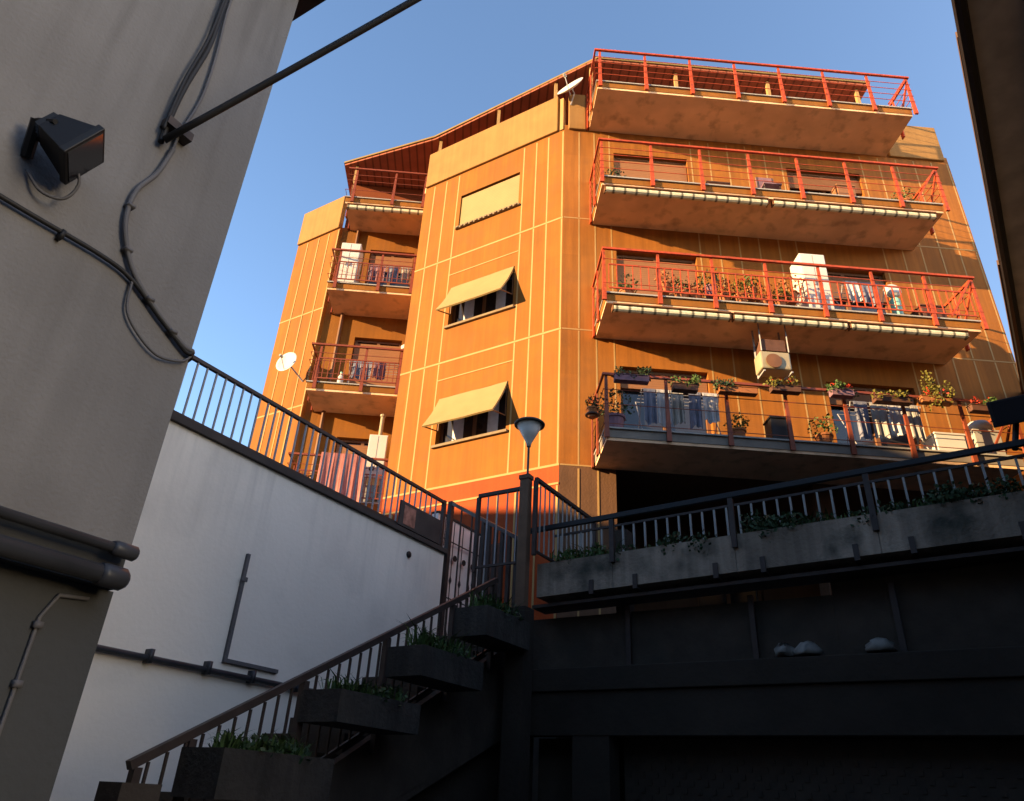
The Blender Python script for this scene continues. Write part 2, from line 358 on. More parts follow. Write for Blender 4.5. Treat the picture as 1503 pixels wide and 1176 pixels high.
# windows on F1
for i, (a, b) in enumerate(wins):
    m = MB(); W = m
    m.box(F1, WS0+.002, WS0+.06, -.20, -.14, a+.002, b-.002); m.box(F1, WS1-.06, WS1-.002, -.20, -.14, a+.002, b-.002)
    m.box(F1, WS0+.062, WS1-.062, -.2, -.14, a+.002, a+.06); m.box(F1, WS0+.062, WS1-.062, -.2, -.14, b-.06, b-.002)
    m.box(F1, 2.03, 2.10, -.2, -.135, a+.062, b-.062)
    w_ = m.build('window', M['frame'], B)
    m = MB(); m.box(F1, WS0+.062, WS1-.062, -.185, -.175, a+.062, b-.062); m.build('pane', M['glass'], w_)
    for c0, c1 in ((1.5, 1.75), (2.35, 2.62)):
        m = MB(); m.box(F1, c0, c1, -.170, -.16, a+.06, b-.1); m.build('curtain', M['curtain'], w_)
    m = MB(); m.box(F1, WS0-.05, WS1+.05, -.12, .06, a-.055, a+.0015)
    if i == 0:
        for k in range(13): m.box(F1, WS0+k*.14, WS0+.07+k*.14, .061, .085, a-.05, a-.005)
    m.build('sill', M['sill'], w_)
    m = MB()
    if i == 0:
        m.box(F1, WS0+.02, WS1-.02, -.07, -.03, a+.03, b-.06)
        m.build('roller_shutter', M['shutter'], w_)
    else:
        bt = (11.13, 8.20)[i-1]; ou = .46
        A_ = [F1.p(WS0+.02, -.02, b-.03), F1.p(WS1-.02, -.02, b-.03)]
        zt = b-.03
        P = [F1.p(WS0+.02,-.02,zt), F1.p(WS1+.0,-.02,zt), F1.p(WS1+.0,ou,bt+.1), F1.p(WS0+.02,ou,bt+.1)]
        up = F1.n*.03 + Vector((0,0,.02))
        GX, GY = 8, 6; rs = random.Random(i)
        jit = [[rs.uniform(-.004,.004) for _ in range(GX+1)] for _ in range(GY+1)]
        def gpt(x, y, e):
            a_ = P[0].lerp(P[1], x/GX); b_ = P[3].lerp(P[2], x/GX); p_ = a_.lerp(b_, y/GY)
            return p_ + up*e - F1.n*.035*sin(pi*y/GY) + Vector((0,0,-.012*sin(pi*x/GX)*y/GY + jit[y][x]))
        for x in range(GX):
            for y in range(GY):
                for e in (0, 1): m.face([gpt(x,y,e), gpt(x+1,y,e), gpt(x+1,y+1,e), gpt(x,y+1,e)])
        for x in range(GX): m.face([gpt(x,GY,0), gpt(x+1,GY,0), gpt(x+1,GY,1), gpt(x,GY,1)])
        for y in range(GY):
            for x in (0, GX): m.face([gpt(x,y,0), gpt(x,y+1,0), gpt(x,y+1,1), gpt(x,y,1)])
        m.build('projecting_shutter', M['shutter_out'], w_)
        m = MB()
        for s in (WS0+.04, WS1-.03):
            m.bar(F1.p(s,-.02,a+.35), F1.p(s,ou-.02,bt+.12), .02)
            m.bar(F1.p(s,-.02,a+.35), F1.p(s,-.02,zt), .02)
        m.build('shutter_arm', M['frame'], w_)
# doors and windows behind the balconies
def glazing(fr, s0, s1, z0, z1, o, drop, shm, part='balcony_door', slats=False):
    m = MB()
    m.box(fr, s0+.002, s0+.07, o-.2, o-.12, z0+.002, z1-.002); m.box(fr, s1-.07, s1-.002, o-.2, o-.12, z0+.002, z1-.002)
    m.box(fr, s0+.072, s1-.072, o-.2, o-.12, z1-.07, z1-.002); m.box(fr, (s0+s1)/2-.04, (s0+s1)/2+.04, o-.2, o-.12, z0, z1-.072)
    d = m.build(part, M['frame'], B)
    m = MB(); m.box(fr, s0+.072, s1-.072, o-.185, o-.175, z0+.01, z1-.072); m.build('pane', M['glass'], d)
    if drop:
        m = MB(); m.box(fr, s0+.02, s1-.02, o-.10, o-.06, z0+drop, z1-.16); m.build('roller_shutter', shm, d)
    return d
for i, z in enumerate(fl):
    glazing(F2, doorA[0], doorA[1], z, z+2.08, 0, (.35, .9, 1.62)[i], M['salmon'])
    glazing(F2, 5.35, 7.15, z, z+2.08, 0, (1.5, 1.3, 1.6)[i], M['frame'])
    glazing(F2, -5.0, -3.75, z, z+2.1, -4.25, (1.4, .5, 1.4)[i], M['salmon'])
glazing(F2, 3.2, 4.6, 3.7, 6.0, -2.6, 0, None)

# balconies
def plate_post(m, fr, s, o, z0, z1, lean=.0):
    # flat iron post that is broad at its bolted foot and narrow at the rail
    w0, w1 = .042, .024
    m.hexa([fr.p(s-w0,o-.01,z0), fr.p(s+w0,o-.01,z0), fr.p(s+w0,o+.035,z0), fr.p(s-w0,o+.035,z0),
            fr.p(s-w1,o-.01+lean,z1), fr.p(s+w1,o-.01+lean,z1), fr.p(s+w1,o+.025+lean,z1), fr.p(s-w1,o+.025+lean,z1)])
def balcony(s0, s1, ob, of, z, posts, wires, cassette=None, balusters=None, right_end=True, label=None, iron='red', edge='facade'):
    """z = underside; ob/of = back and front offsets in F2"""
    m = MB(); T = .21
    m.box(F2, s0, s1, ob+.001, of, z, z+T)
    m.cur = 1; m.box(F2, s0-.004, s1+.004, of+.0015, of+.012, z+.055, z+T-.012)     # painted front edge
    m.box(F2, s0-.012, s0-.0015, ob+.002, of+.011, z+.055, z+T-.012)
    m.cur = 2; m.box(F2, s0-.03, s1+.03, ob+.002, of+.045, z+T+.002, z+T+.03)
    sb = m.build('balcony', [M['soffit'], M[edge], M['whitedull']], B)
    if label: sb['label'] = label
    top = z+1.28; ro_ = of+.07
    m = MB()
    m.box(F2, s0-.07, s1+(.13 if right_end else 0), ro_-.02, ro_+.03, top-.045, top)
    m.box(F2, s0-.07, s0-.03, ob+.01, ro_-.021, top-.045, top)
    if right_end: m.box(F2, s1+.09, s1+.13, ob+.01, ro_-.021, top-.045, top)
    m.build('top_rail', M[iron], sb)
    m = MB()
    for k in wires:
        m.box(F2, s0-.06, s1+(.12 if right_end else 0), ro_-.006, ro_+.006, z+k, z+k+.011)
        m.box(F2, s0-.056, s0-.044, ob+.01, ro_-.007, z+k, z+k+.011)
        if right_end: m.box(F2, s1+.104, s1+.116, ob+.01, ro_-.007, z+k, z+k+.011)
    m.build('rail_wires', M[iron], sb)
    for s in posts:
        m = MB(); plate_post(m, F2, s, ro_-.03, z+.03, top-.046)
        m.box(F2, s-.035, s+.035, of+.013, ro_-.041, z+.08, z+.13)
        m.build('railing_post', M[iron], sb)
    for s, en in ((s0-.05, 1), (s1+.11, right_end)):
        if not en: continue
        for q in ((ob+.06, of*.5+ob*.5) if s < s0 else (of*.5+ob*.5,)):
            m = MB(); w0 = .05
            m.hexa([F2.p(s-.015,q-w0,z-.02), F2.p(s+.015,q-w0,z-.02), F2.p(s+.015,q+w0,z-.02), F2.p(s-.015,q+w0,z-.02),
                    F2.p(s-.012,q-.022,top-.046), F2.p(s+.012,q-.022,top-.046), F2.p(s+.012,q+.022,top-.046), F2.p(s-.012,q+.022,top-.046)])
            m.build('railing_post', M[iron], sb)
    if right_end:      # diagonal brace at the outer corner
        m = MB(); m.bar(F2.p(s1-.55, ro_-.0, z+.27), F2.p(s1+.02, ro_-.0, top-.1), .035, .035)
        m.bar(F2.p(s1+.11, ro_-.05, top-.08), F2.p(s1+.11, ro_-.75, z+.25), .035, .035)
        m.build('railing_brace', M[iron], sb)
    if balusters:
        a, b, st = balusters; k = a; n = 0
        m = MB()
        m.box(F2, a, b, ro_-.010, ro_+.010, z+.30, z+.33); m.box(F2, a, b, ro_-.010, ro_+.010, z+.86, z+.89)
        m.build('baluster_rail', M[iron], sb)
        while k < b and n < 100:
            m = MB(); m.box(F2, k-.008, k+.008, ro_-.009, ro_+.009, z+.331, z+.859); m.build('baluster', M[iron], sb)
            k += st; n += 1
    if cassette:
        for a, b in cassette:
            m = MB(); m.tube([F2.p(a, of-.045, z-.09), F2.p(b, of-.045, z-.09)], .065, 10)
            m.cur = 1; m.box(F2, a-.02, b+.02, of-.12, of+.03, z-.025, z-.002)
            m.box(F2, a-.03, a-.005, of-.12, of+.0, z-.14, z-.0255); m.box(F2, b+.005, b+.03, of-.12, of+.0, z-.14, z-.0255)
            m.build('rolled_awning', [M['cream'], M['frame']], sb, smooth=False)
    return sb
P8 = [.66+1.065*k for k in range(8)]; P8[-1] = 8.02
b1 = balcony(.60, 7.95, 0, 1.2, 15.97, P8, (.42, .62, .82, 1.02))
b2 = balcony(.66, 7.95, 0, 1.2, 12.98, P8, (.42, .62, .82, 1.02), cassette=[(.75,4.15),(4.3,7.75)])
b3 = balcony(.70, 7.95, 0, 1.2, 9.95, P8, (.42, 1.0), cassette=[(.85,3.05),(3.15,5.3),(5.4,7.65)], balusters=(.75, 7.9, .155))
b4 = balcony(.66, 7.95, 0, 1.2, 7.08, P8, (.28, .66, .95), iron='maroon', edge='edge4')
for z, c in ((15.95, [(-5.6,-3.5)]), (12.98, None), (10.0, None), (7.05, None)):
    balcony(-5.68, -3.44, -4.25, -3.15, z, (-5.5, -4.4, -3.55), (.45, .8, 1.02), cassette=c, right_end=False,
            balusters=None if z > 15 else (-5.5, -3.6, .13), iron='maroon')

# ------------------------------------------------------------------ foliage helpers
def leaf_cloud(m, c, rx, ry, rz, n, size, rnd=random):
    for _ in range(n):
        while True:
            p = Vector((rnd.uniform(-1,1), rnd.uniform(-1,1), rnd.uniform(-1,1)))
            if p.length < 1: break
        p = Vector((p.x*rx, p.y*ry, p.z*rz)) + Vector(c)
        d = Vector((rnd.gauss(0,1), rnd.gauss(0,1), rnd.gauss(0,1)+.3)).normalized(); e = d.orthogonal().normalized()
        e.rotate(Matrix.Rotation(rnd.uniform(0, 6.28), 3, d)); s = size*rnd.uniform(.6, 1.4)
        m.face([p, p+e*s*.35+d*s*.45, p+d*s, p-e*s*.35+d*s*.45])
def blades(m, c, u, half, n, h, rnd=random, droop=.5):
    for _ in range(n):
        b = Vector(c) + u*rnd.uniform(-half, half) + Vector((rnd.uniform(-.08,.08), rnd.uniform(-.08,.08), 0))
        a = rnd.uniform(0, 6.28); d = Vector((cos(a), sin(a), 0)); H = h*rnd.uniform(.45, 1.15); L = H*rnd.uniform(.3, droop+.4)
        w_ = .008*rnd.uniform(.7, 1.6); x = Vector((-d.y, d.x, 0))*w_
        p0, p1 = b, b + d*L*.35 + Vector((0,0,H*.7))
        p2 = b + d*L + Vector((0,0,H*rnd.uniform(.55, 1.0)))
        m.face([p0-x, p0+x, p1+x*.8, p1-x*.8]); m.face([p1-x*.8, p1+x*.8, p2])
def stem_plant(m, base, h, n, rnd=random):
    for k in range(n):
        a = rnd.uniform(0, 6.28); d = Vector((cos(a), sin(a), 0))*rnd.uniform(.05, .2)
        top = Vector(base)+d+Vector((0,0,h*rnd.uniform(.6,1)))
        m.tube([base, (Vector(base)+top)/2+d*.2, top], .004, 4)
        for j in range(7):
            q = Vector(base).lerp(top, .3+.7*j/7); leaf_cloud(m, q, .03, .03, .03, 2, .06, rnd)

def pot(m, c, r=.11, h=.2):
    m.lathe(c, [(r*.7,0),(r,h*.85),(r*1.12,h*.85),(r*1.12,h),(r*.95,h),(r*.9,h*.88)], 14)
def potted(loc, r, h, kind, label, crown=.2, petals=False, name='potted_plant', group='plants on the balconies'):
    T = thing(name, loc, label, 'plant', group)
    m = MB(); pot(m, loc, r, h); m.build('pot', M['terra'] if kind != 'dark' else M['mauve'], T, smooth=False)
    m = MB(); c = Vector(loc)+Vector((0,0,h+crown*.6)); leaf_cloud(m, c, crown, crown, crown*.8, int(700*crown), .055)
    m.build('foliage', {'green': M['leaf'], 'yellow': M['leafy'], 'dark': M['leafdark'], 'autumn': M['terra']}[kind], T)
    if petals:
        m = MB(); leaf_cloud(m, c+Vector((0,0,.05)), crown*1.0, crown*1.0, crown*.7, 45, .05); m.build('flowers', M['petal'], T)
    return T
def table_like(fr, s0, s1, o0, o1, z0, z1, name, label, cat, m_, legs=True):
    T = thing(name, fr.p((s0+s1)/2, (o0+o1)/2, z0), label, cat)
    m = MB(); m.box(fr, s0, s1, o0, o1, z1-.03, z1); m.build('top', m_, T)
    for a in (s0+.02, s1-.05):
        for b in (o0+.02, o1-.05):
            m = MB(); m.box(fr, a, a+.03, b, b+.03, z0, z1-.031); m.build('leg', m_, T)
    return T

# ---- things on the long balconies: floor = z+.24
fl3, fl4, fl2 = 10.20, 7.33, 13.23
# white metal cabinet on the third balcony
def cabinet(fr, s0, s1, o0, o1, z0, z1, label, m_=None, legs=.12, mark=False):
    T = thing('cabinet', fr.p((s0+s1)/2, (o0+o1)/2, z0), label, 'cabinet')
    m = MB(); m.box(fr, s0, s1, o0, o1, z0+legs, z1); m.build('body', m_ or M['white'], T, bevel=.01)
    c = (s0+s1)/2
    for a, b in ((s0+.02, c-.01), (c+.01, s1-.02)):
        m = MB(); m.box(fr, a, b, o1+.001, o1+.015, z0+legs+.03, z1-.03); d = m.build('door', m_ or M['white'], T)
        m = MB(); x = b-.05 if a < c-.02 else a+.03; m.box(fr, x, x+.02, o1+.016, o1+.035, (z0+z1)/2-.05, (z0+z1)/2+.08); m.build('handle', M['galv'], d)
    for a in (s0+.01, s1-.05):
        for b in (o0+.01, o1-.05):
            m = MB(); m.box(fr, a, a+.04, b, b+.04, z0, z0+legs-.001); m.build('leg', M['galv'], T)
    if mark:
        m = MB(); m.lathe(fr.p(c-.06, o1+.016, (z0+z1)/2+.0), [(.05,0),(.06,.01),(.02,.015)], 12, fr.n); m.build('vent', M['black'], T)
    return T
cabinet(F2, 4.72, 5.24, .55, 1.02, fl3, 11.72, 'tall white metal cabinet standing on the third balcony from the top')
cabinet(F2, -5.58, -5.06, -3.75, -3.3, 13.22, 14.68, 'white cabinet on the small left balcony just below the roof balcony')
cabinet(F2, -4.05, -3.62, -3.75, -3.3, 7.28, 9.03, 'cream boiler cabinet with a dark round vent, above the iron fence', mark=True, legs=.66)
m = MB(); m.tube([F2.p(-3.84,-3.5,9.035), F2.p(-3.84,-3.5,9.6)], .05, 10); m.lathe(F2.p(-3.84,-3.5,9.6), [(.07,0),(.07,.05),(.02,.08)], 10)
tag(m.build('flue_pipe', M['creampaint']), 'short cream flue pipe rising from the boiler cabinet in the left recess', 'pipe')
# plants along third balcony
xs = [1.9, 2.2, 2.5, 2.8, 3.05, 3.35, 3.6, 3.85, 4.15, 4.4]
kinds = ['autumn','green','autumn','dark','autumn','yellow','green','autumn','yellow','autumn']
lab3 = ['rusty leaved plant at the left end of the pot row on the third balcony',
 'small green plant second in the row of terracotta pots on the third balcony',
 'low rusty leaved plant third in the row of pots on the third balcony',
 'dark leaved plant in a mauve pot in the row of pots on the third balcony',
 'rusty leaved plant just right of the dark mauve pot on the third balcony',
 'yellow green plant in a pot near the middle of the third balcony',
 'green plant just right of the yellow green one in the middle of the pot row',
 'rusty leaved plant third from the white cabinet in the pot row',
 'yellow green plant second from the tall white cabinet',
 'rusty leaved plant standing closest to the tall white cabinet']
for i, s in enumerate(xs):
    potted(F2.p(s, .95+.12*random.random(), fl3 + (.0 if i % 3 else .22)), .11+.03*random.random(), .2+.06*random.random(), kinds[i], lab3[i],
           .20+.10*random.random(), petals=(i in (1, 4, 6)))
T = table_like(F2, 1.8, 4.5, .75, .93, fl3, fl3+.26, 'plant_bench', 'low wooden bench behind the terracotta pots on the third balcony', 'bench', M['frame'])
# turquoise stand with a white round fan
T = thing('floor_fan', F2.p(6.62, .85, fl3), 'white round headed fan on a pale turquoise stand on the third balcony', 'fan')
m = MB(); m.lathe(F2.p(6.62,.85,fl3), [(.16,0),(.15,.04),(.10,.06),(.10,.62),(.07,.66)], 14); m.build('stand', M['turq'], T)
m = MB(); m.lathe(F2.p(6.62,.85,fl3+.86), [(.02,-.08),(.13,-.08),(.17,-.03),(.17,.03),(.13,.08),(.02,.08)], 18, F2.n+Vector((0,0,.3))); m.build('head', M['white'], T)
m = MB(); m.tube([F2.p(6.62,.85,fl3+.6), F2.p(6.62,.85,fl3+.8)], .03, 8); m.build('neck', M['white'], T)
# clothes airer on third balcony
def airer(fr, s0, s1, o, z0, h, label, cloths):
    T = thing('clothes_airer', fr.p((s0+s1)/2, o, z0), label, 'clothes airer')
    m = MB()
    for s in (s0, s1):
        m.tube([fr.p(s,o-.25,z0), fr.p(s,o+.25,z0+h)], .01, 6); m.tube([fr.p(s,o+.25,z0), fr.p(s,o-.25,z0+h)], .01, 6)
    for q in (-.25,-.12,0,.12,.25): m.tube([fr.p(s0,o+q,z0+h), fr.p(s1,o+q,z0+h)], .006, 6)
    m.build('airer_frame', M['galv'], T)
    for (a, b, q, L, mm, nm, lb, cat) in cloths:
        c = MB(); n = 16; rr = random.Random(int(a*100)); ph = rr.uniform(0,6); hem = [rr.uniform(-.02,.02)+.03*sin(ph+j*.5) for j in range(n+1)]; W_ = [.022*sin(ph+j*rr.uniform(.7,.9))+rr.uniform(-.006,.006) for j in range(n+1)]
        for i in range(n):
            x0, x1 = a+(b-a)*i/n, a+(b-a)*(i+1)/n
            f0, f1 = W_[i], W_[i+1]
            for (k0, k1) in ((0,.35),(.35,.7),(.7,1)):
                c.face([fr.p(x0,o+q+f0*k0*2,z0+h+.012-L*k0+hem[i]*k0), fr.p(x1,o+q+f1*k0*2,z0+h+.012-L*k0+hem[i+1]*k0), fr.p(x1,o+q+f1*k1*2,z0+h+.012-L*k1+hem[i+1]*k1), fr.p(x0,o+q+f0*k1*2,z0+h+.012-L*k1+hem[i]*k1)])
        ob = c.build(nm, mm); md = ob.modifiers.new('thick', 'SOLIDIFY'); md.thickness = .006
        tag(ob, lb, cat, 'laundry drying on the balconies')
airer(F2, 5.5, 6.35, .8, fl3, .85, 'grey clothes airer beside the white cabinet on the third balcony',
  [(5.55,5.8,.25,.5,M['greycloth'],'towel','light grey towel on the airer right of the tall white cabinet','towel'),
   (5.85,6.2,.25,.55,M['blue'],'shirt','dark blue cloth on the airer right of the tall white cabinet','cloth')])
airer(F2, 1.35, 2.75, .75, fl4, .92, 'clothes airer full of pale washing at the left of the lowest balcony',
  [(1.38,1.6,.25,.7,M['blue'],'shirt','bluish cloth at the left end of the lowest balcony airer','cloth'),
   (1.62,1.85,.25,.72,M['greycloth'],'towel','pale towel second from the left on the lowest balcony airer','towel'),
   (1.87,2.1,.25,.66,M['whitedull'],'towel','white towel in the middle of the lowest balcony airer','towel'),
   (2.2,2.42,.25,.7,M['blue'],'shirt','blue grey cloth right of the white towel on the lowest balcony','cloth'),
   (2.45,2.72,.25,.6,M['greycloth'],'towel','light grey towel at the right end of the lowest balcony airer','towel')])
airer(F2, 5.15, 6.45, .8, fl4, .95, 'clothes airer with white washing in the middle of the lowest balcony',
  [(5.2,5.45,.25,.75,M['blue'],'shirt','dark blue shirt hanging left of the white washing on the lowest balcony','cloth'),
   (5.5,5.8,.25,.7,M['whitedull'],'sheet','white sheet just right of the dark blue shirt on the lowest balcony','cloth'),
   (5.82,6.1,.25,.62,M['greycloth'],'towel','grey towel between two white pieces of washing on the lowest balcony','towel'),
   (6.12,6.4,.25,.7,M['whitedull'],'sheet','white sheet at the right end of the washing on the lowest balcony','cloth')])
# air conditioner hanging below the third balcony
T = thing('air_conditioner', F2.p(3.95, .9, 8.6), 'cream air conditioner hung on brackets beneath the third balcony', 'air conditioner')
m = MB(); m.box(F2, 3.64, 4.22, .64, .96, 8.92, 9.30); m.build('casing', M['creampaint'], T, bevel=.03)
m = MB(); m.box(F2, 3.70, 4.16, .66, .94, 9.33, 9.58); m.build('hanging_tray', M['boxbrown'], T)
m = MB(); m.lathe(F2.p(3.88,.981,9.08), [(.15,0),(.15,.012),(.03,.02)], 20, F2.n); m.build('fan_grille', M['frame'], T)
m = MB()
for s in (3.68, 4.2): m.bar(F2.p(s,.66,8.86), F2.p(s,.98,8.86), .03); m.bar(F2.p(s,.66,8.86), F2.p(s,.66,9.945), .03); m.bar(F2.p(s,.96,9.3), F2.p(s,.96,9.945), .02)
m.build('bracket', M['galv'], T)
# flower boxes on top rail of lowest balcony
fb = [(1.05,'dark','trailing dark plants in the leftmost box on the lowest balcony rail'),(1.95,'green','flower box second from the left on the lowest balcony rail'),
      (2.85,'dark','flower box third from the left on the lowest balcony rail'),(3.75,'yellow','yellow green flower box under the hanging air conditioner'),
      (4.75,'green','flower box just right of the air conditioner on the lowest balcony rail'),(5.6,'yellow','yellowish plant box above the white washing on the lowest balcony'),
      (6.6,'yellow','tall yellow plant with red flowers in a rail box near the floodlight'),(7.45,'green','flower box with red blooms nearest the floodlight')]
rf = random.Random(5)
for i, (s, k, lb) in enumerate(fb):
    T = thing('flower_box', F2.p(s, 1.34, 8.1), lb, 'flower box', 'flower boxes on the lowest balcony rail')
    s += rf.uniform(-.12,.12); hw = (.30,.22,.34,.26,.20,.33,.28,.24)[i]; zt = 8.12+rf.uniform(-.12,.06)
    m = MB(); m.box(F2, s-hw, s+hw, 1.32, 1.46, zt, zt+.11); m.box(F2, s-hw-.012, s+hw+.012, 1.308, 1.472, zt+.1105, zt+.125)
    m.build('box', M[('mauve','boxbrown','terra','boxbrown','mauve','boxbrown','terra','boxbrown')[i]], T, bevel=.008)
    m = MB(); h = .3 if i == 6 else .10
    for q in range(6):
        x = rf.uniform(-hw*1.05, hw*1.05); leaf_cloud(m, F2.p(s+x,1.40+rf.uniform(-.04,.08),zt+.14+h*rf.uniform(-.4,.8)), .10, .09, h*.9, 40 if i != 6 else 75, .05)
    m.build('foliage', {'green':M['leaf'],'yellow':M['leafy'],'dark':M['leafdark']}[k], T)
    m = MB()
    for q in (-.15,.12): leaf_cloud(m, F2.p(s+q,1.45,zt+.2), .08, .06, .06, 16, .045)
    if i in (3,4,6,7): m.build('flowers', M['petal'], T)
potted(F2.p(.85, 1.0, fl4), .17, .3, 'dark', 'dark bushy plant at the left end of the lowest long balcony', .36, name='potted_plant')
T = thing('hanging_pot', F2.p(.46, .95, 7.9), 'small terracotta pot with red flowers hung outside the left rail of the lowest balcony', 'plant pot')
m = MB(); pot(m, F2.p(.46,.95,7.62), .10, .18); m.build('pot', M['terra'], T)
m = MB(); leaf_cloud(m, F2.p(.46,.95,7.9), .12,.12,.12, 90, .05); m.build('foliage', M['leafdark'], T)
m = MB(); leaf_cloud(m, F2.p(.46,.95,7.98), .12,.12,.08, 25, .04); m.build('flowers', M['petal'], T)
m = MB(); m.lathe(F2.p(.46,.95,7.66), [(.125,0),(.125,.02)], 14); m.tube([F2.p(.46,.95,7.67), F2.p(.6,.95,7.67)], .008); m.build('ring', M['iron'], T)
# boxes on the lowest balcony
def crate(fr, s0, s1, o0, o1, z0, z1, m_, name, label, cat):
    T = thing(name, fr.p((s0+s1)/2,(o0+o1)/2,z0), label, cat)
    m = MB(); m.box(fr, s0, s1, o0, o1, z0, z1-.04); m.build('body', m_, T, bevel=.015)
    m = MB(); m.box(fr, s0-.015, s1+.015, o0-.015, o1+.015, z1-.038, z1); m.build('lid', m_, T, bevel=.008)
crate(F2, 6.55, 7.1, .7, 1.1, fl4, fl4+.42, M['white'], 'storage_box', 'cream lidded storage box right of the washing on the lowest balcony', 'box')
crate(F2, 3.6, 3.95, .8, 1.1, fl4, fl4+.5, M['black'], 'storage_bin', 'black lidded bin in the middle of the lowest balcony', 'bin')
crate(F2, 7.3, 7.8, .7, 1.08, fl4+.0, fl4+.55, M['whitedull'], 'storage_chest', 'pale chest at the right end of the lowest balcony by the floodlight', 'box')
m = MB(); m.lathe(F2.p(7.55,.9,fl4+.552), [(.05,0),(.2,.03),(.23,.1),(.18,.2),(.05,.24)], 16); tag(m.build('cushion', M['white'], smooth=True), 'round cream cushion on the pale chest beside the floodlight', 'cushion')
m = MB(); m.lathe(F2.p(7.05,.55,fl4+.002), [(.2,0),(.24,.1),(.22,.4),(.16,.62),(.03,.66)], 16); tag(m.build('laundry_sack', M['white'], smooth=True), 'cream cloth sack behind the lidded storage box on the lowest balcony', 'sack')
# second balcony chair
T = thing('folding_chair', F2.p(4.45,.8,fl2), 'small dark folding chair on the second balcony from the top', 'chair')
m = MB(); m.box(F2, 4.25,4.65,.65,.98,fl2+.43,fl2+.46); m.build('seat', M['mauve'], T)
m = MB(); m.box(F2, 4.25,4.65,.62,.645,fl2+.6,fl2+.95); m.build('backrest', M['mauve'], T)
for s in (4.27,4.62):
    for o in (.64,.94):
        m = MB(); m.bar(F2.p(s,o,fl2), F2.p(s,o,fl2+(.95 if o<.8 else .43)), .025); m.build('leg', M['iron'], T)

# more clutter on the long balconies
def broom(fr, s0, o, z0, label):
    T = thing('broom', fr.p(s0,o,z0), label, 'broom')
    m = MB(); m.tube([fr.p(s0,o,z0+.12), fr.p(s0+.12,o-.25,z0+1.25)], .011, 6); m.build('handle', M['terra'], T)
    m = MB(); m.box(fr, s0-.13, s0+.13, o-.03, o+.03, z0, z0+.13); m.build('brush', M['boxbrown'], T)
broom(F2, 5.05, .5, fl2, 'broom leaning on the wall of the second balcony from the top')
crate(F2, 3.0, 3.5, .6, .95, fl2, fl2+.38, M['boxbrown'], 'storage_box', 'dark brown box on the second balcony from the top', 'box')
crate(F2, 5.9, 6.3, .55, .95, fl2, fl2+.62, M['salmon'], 'storage_box', 'salmon coloured chest on the second balcony left of its dark window', 'box')
crate(F2, 7.1, 7.6, .5, .9, fl3, fl3+.55, M['boxbrown'], 'storage_box', 'dark brown box near the right end of the third balcony', 'box')
potted(F2.p(7.35,.95,fl2), .13, .24, 'green', 'green pot plant at the right end of the second balcony from the top', .24)
potted(F2.p(1.0,.9,fl2), .12, .22, 'dark', 'dark pot plant at the left end of the second balcony from the top', .22)
potted(F2.p(1.15,.95,fl3), .13, .24, 'green', 'leafy green pot plant alone at the left end of the third balcony', .26)
potted(F2.p(2.4,.45,fl3), .16, .34, 'autumn', 'large rusty plant behind the left part of the pot row', .38)
potted(F2.p(3.5,.45,fl3), .16, .34, 'green', 'large green plant standing behind the middle of the pot row', .36)
potted(F2.p(4.3,.42,fl3), .15, .40, 'dark', 'tall dark plant behind the pot row, left of the white cabinet', .34)
potted(F2.p(4.6,.95,fl4), .14, .26, 'green', 'green floor plant in the middle of the lowest long balcony', .28)
potted(F2.p(3.05,.95,fl4), .13, .24, 'yellow', 'yellow green floor plant right of the left airer on the lowest balcony', .22)
# left small balconies
airer(F2, -4.75, -3.6, -3.5, 13.22, .72, 'airer with dark washing on the small left balcony beside the white cabinet',
  [(-4.7,-4.3,.25,.55,M['mauve'],'shirt','mauve cloth on the airer of the uppermost left balcony with washing','cloth'),
   (-4.25,-3.95,.25,.5,M['blue'],'shirt','dark blue cloth right of the mauve one on the upper left balcony','cloth'),
   (-3.9,-3.65,.25,.42,M['whitedull'],'towel','white towel at the right end of the upper left balcony','towel')])
airer(F2, -4.8, -3.6, -3.5, 10.24, .7, 'airer with dark blue washing on the small left balcony near the satellite dish',
  [(-4.7,-4.25,.25,.5,M['blue'],'shirt','dark blue cloth on the left balcony beside the satellite dish','cloth'),
   (-4.2,-3.9,.25,.46,M['mauve'],'shirt','mauve cloth right of the blue one on the left balcony with the dish','cloth')])
T = thing('bottle', F2.p(-4.98,-3.4,10.24), 'pale plastic bottle standing on the left balcony with the satellite dish', 'bottle')
m = MB(); m.lathe(F2.p(-4.98,-3.4,10.24), [(.07,0),(.075,.02),(.075,.3),(.03,.38),(.03,.42)], 12); m.build('body', M['white'], T)
m = MB(); m.lathe(F2.p(-4.98,-3.4,10.661), [(.035,0),(.035,.03)], 10); m.build('cap', M['turq'], T)
m = MB(); n = 20
for i in range(n):
    x0, x1 = -5.0+1.0*i/n, -5.0+1.0*(i+1)/n; f0, f1 = .03*sin(i*1.3), .03*sin((i+1)*1.3)
    m.face([F2.p(x0,-3.02+f0*.3,8.36), F2.p(x1,-3.02+f1*.3,8.36), F2.p(x1,-3.0+f1,7.2), F2.p(x0,-3.0+f0,7.2)])
ob = m.build('blanket', M['pink']); ob.modifiers.new('t','SOLIDIFY').thickness = .02
tag(ob, 'pink blanket hung over the lowest left balcony rail behind the fence', 'blanket')
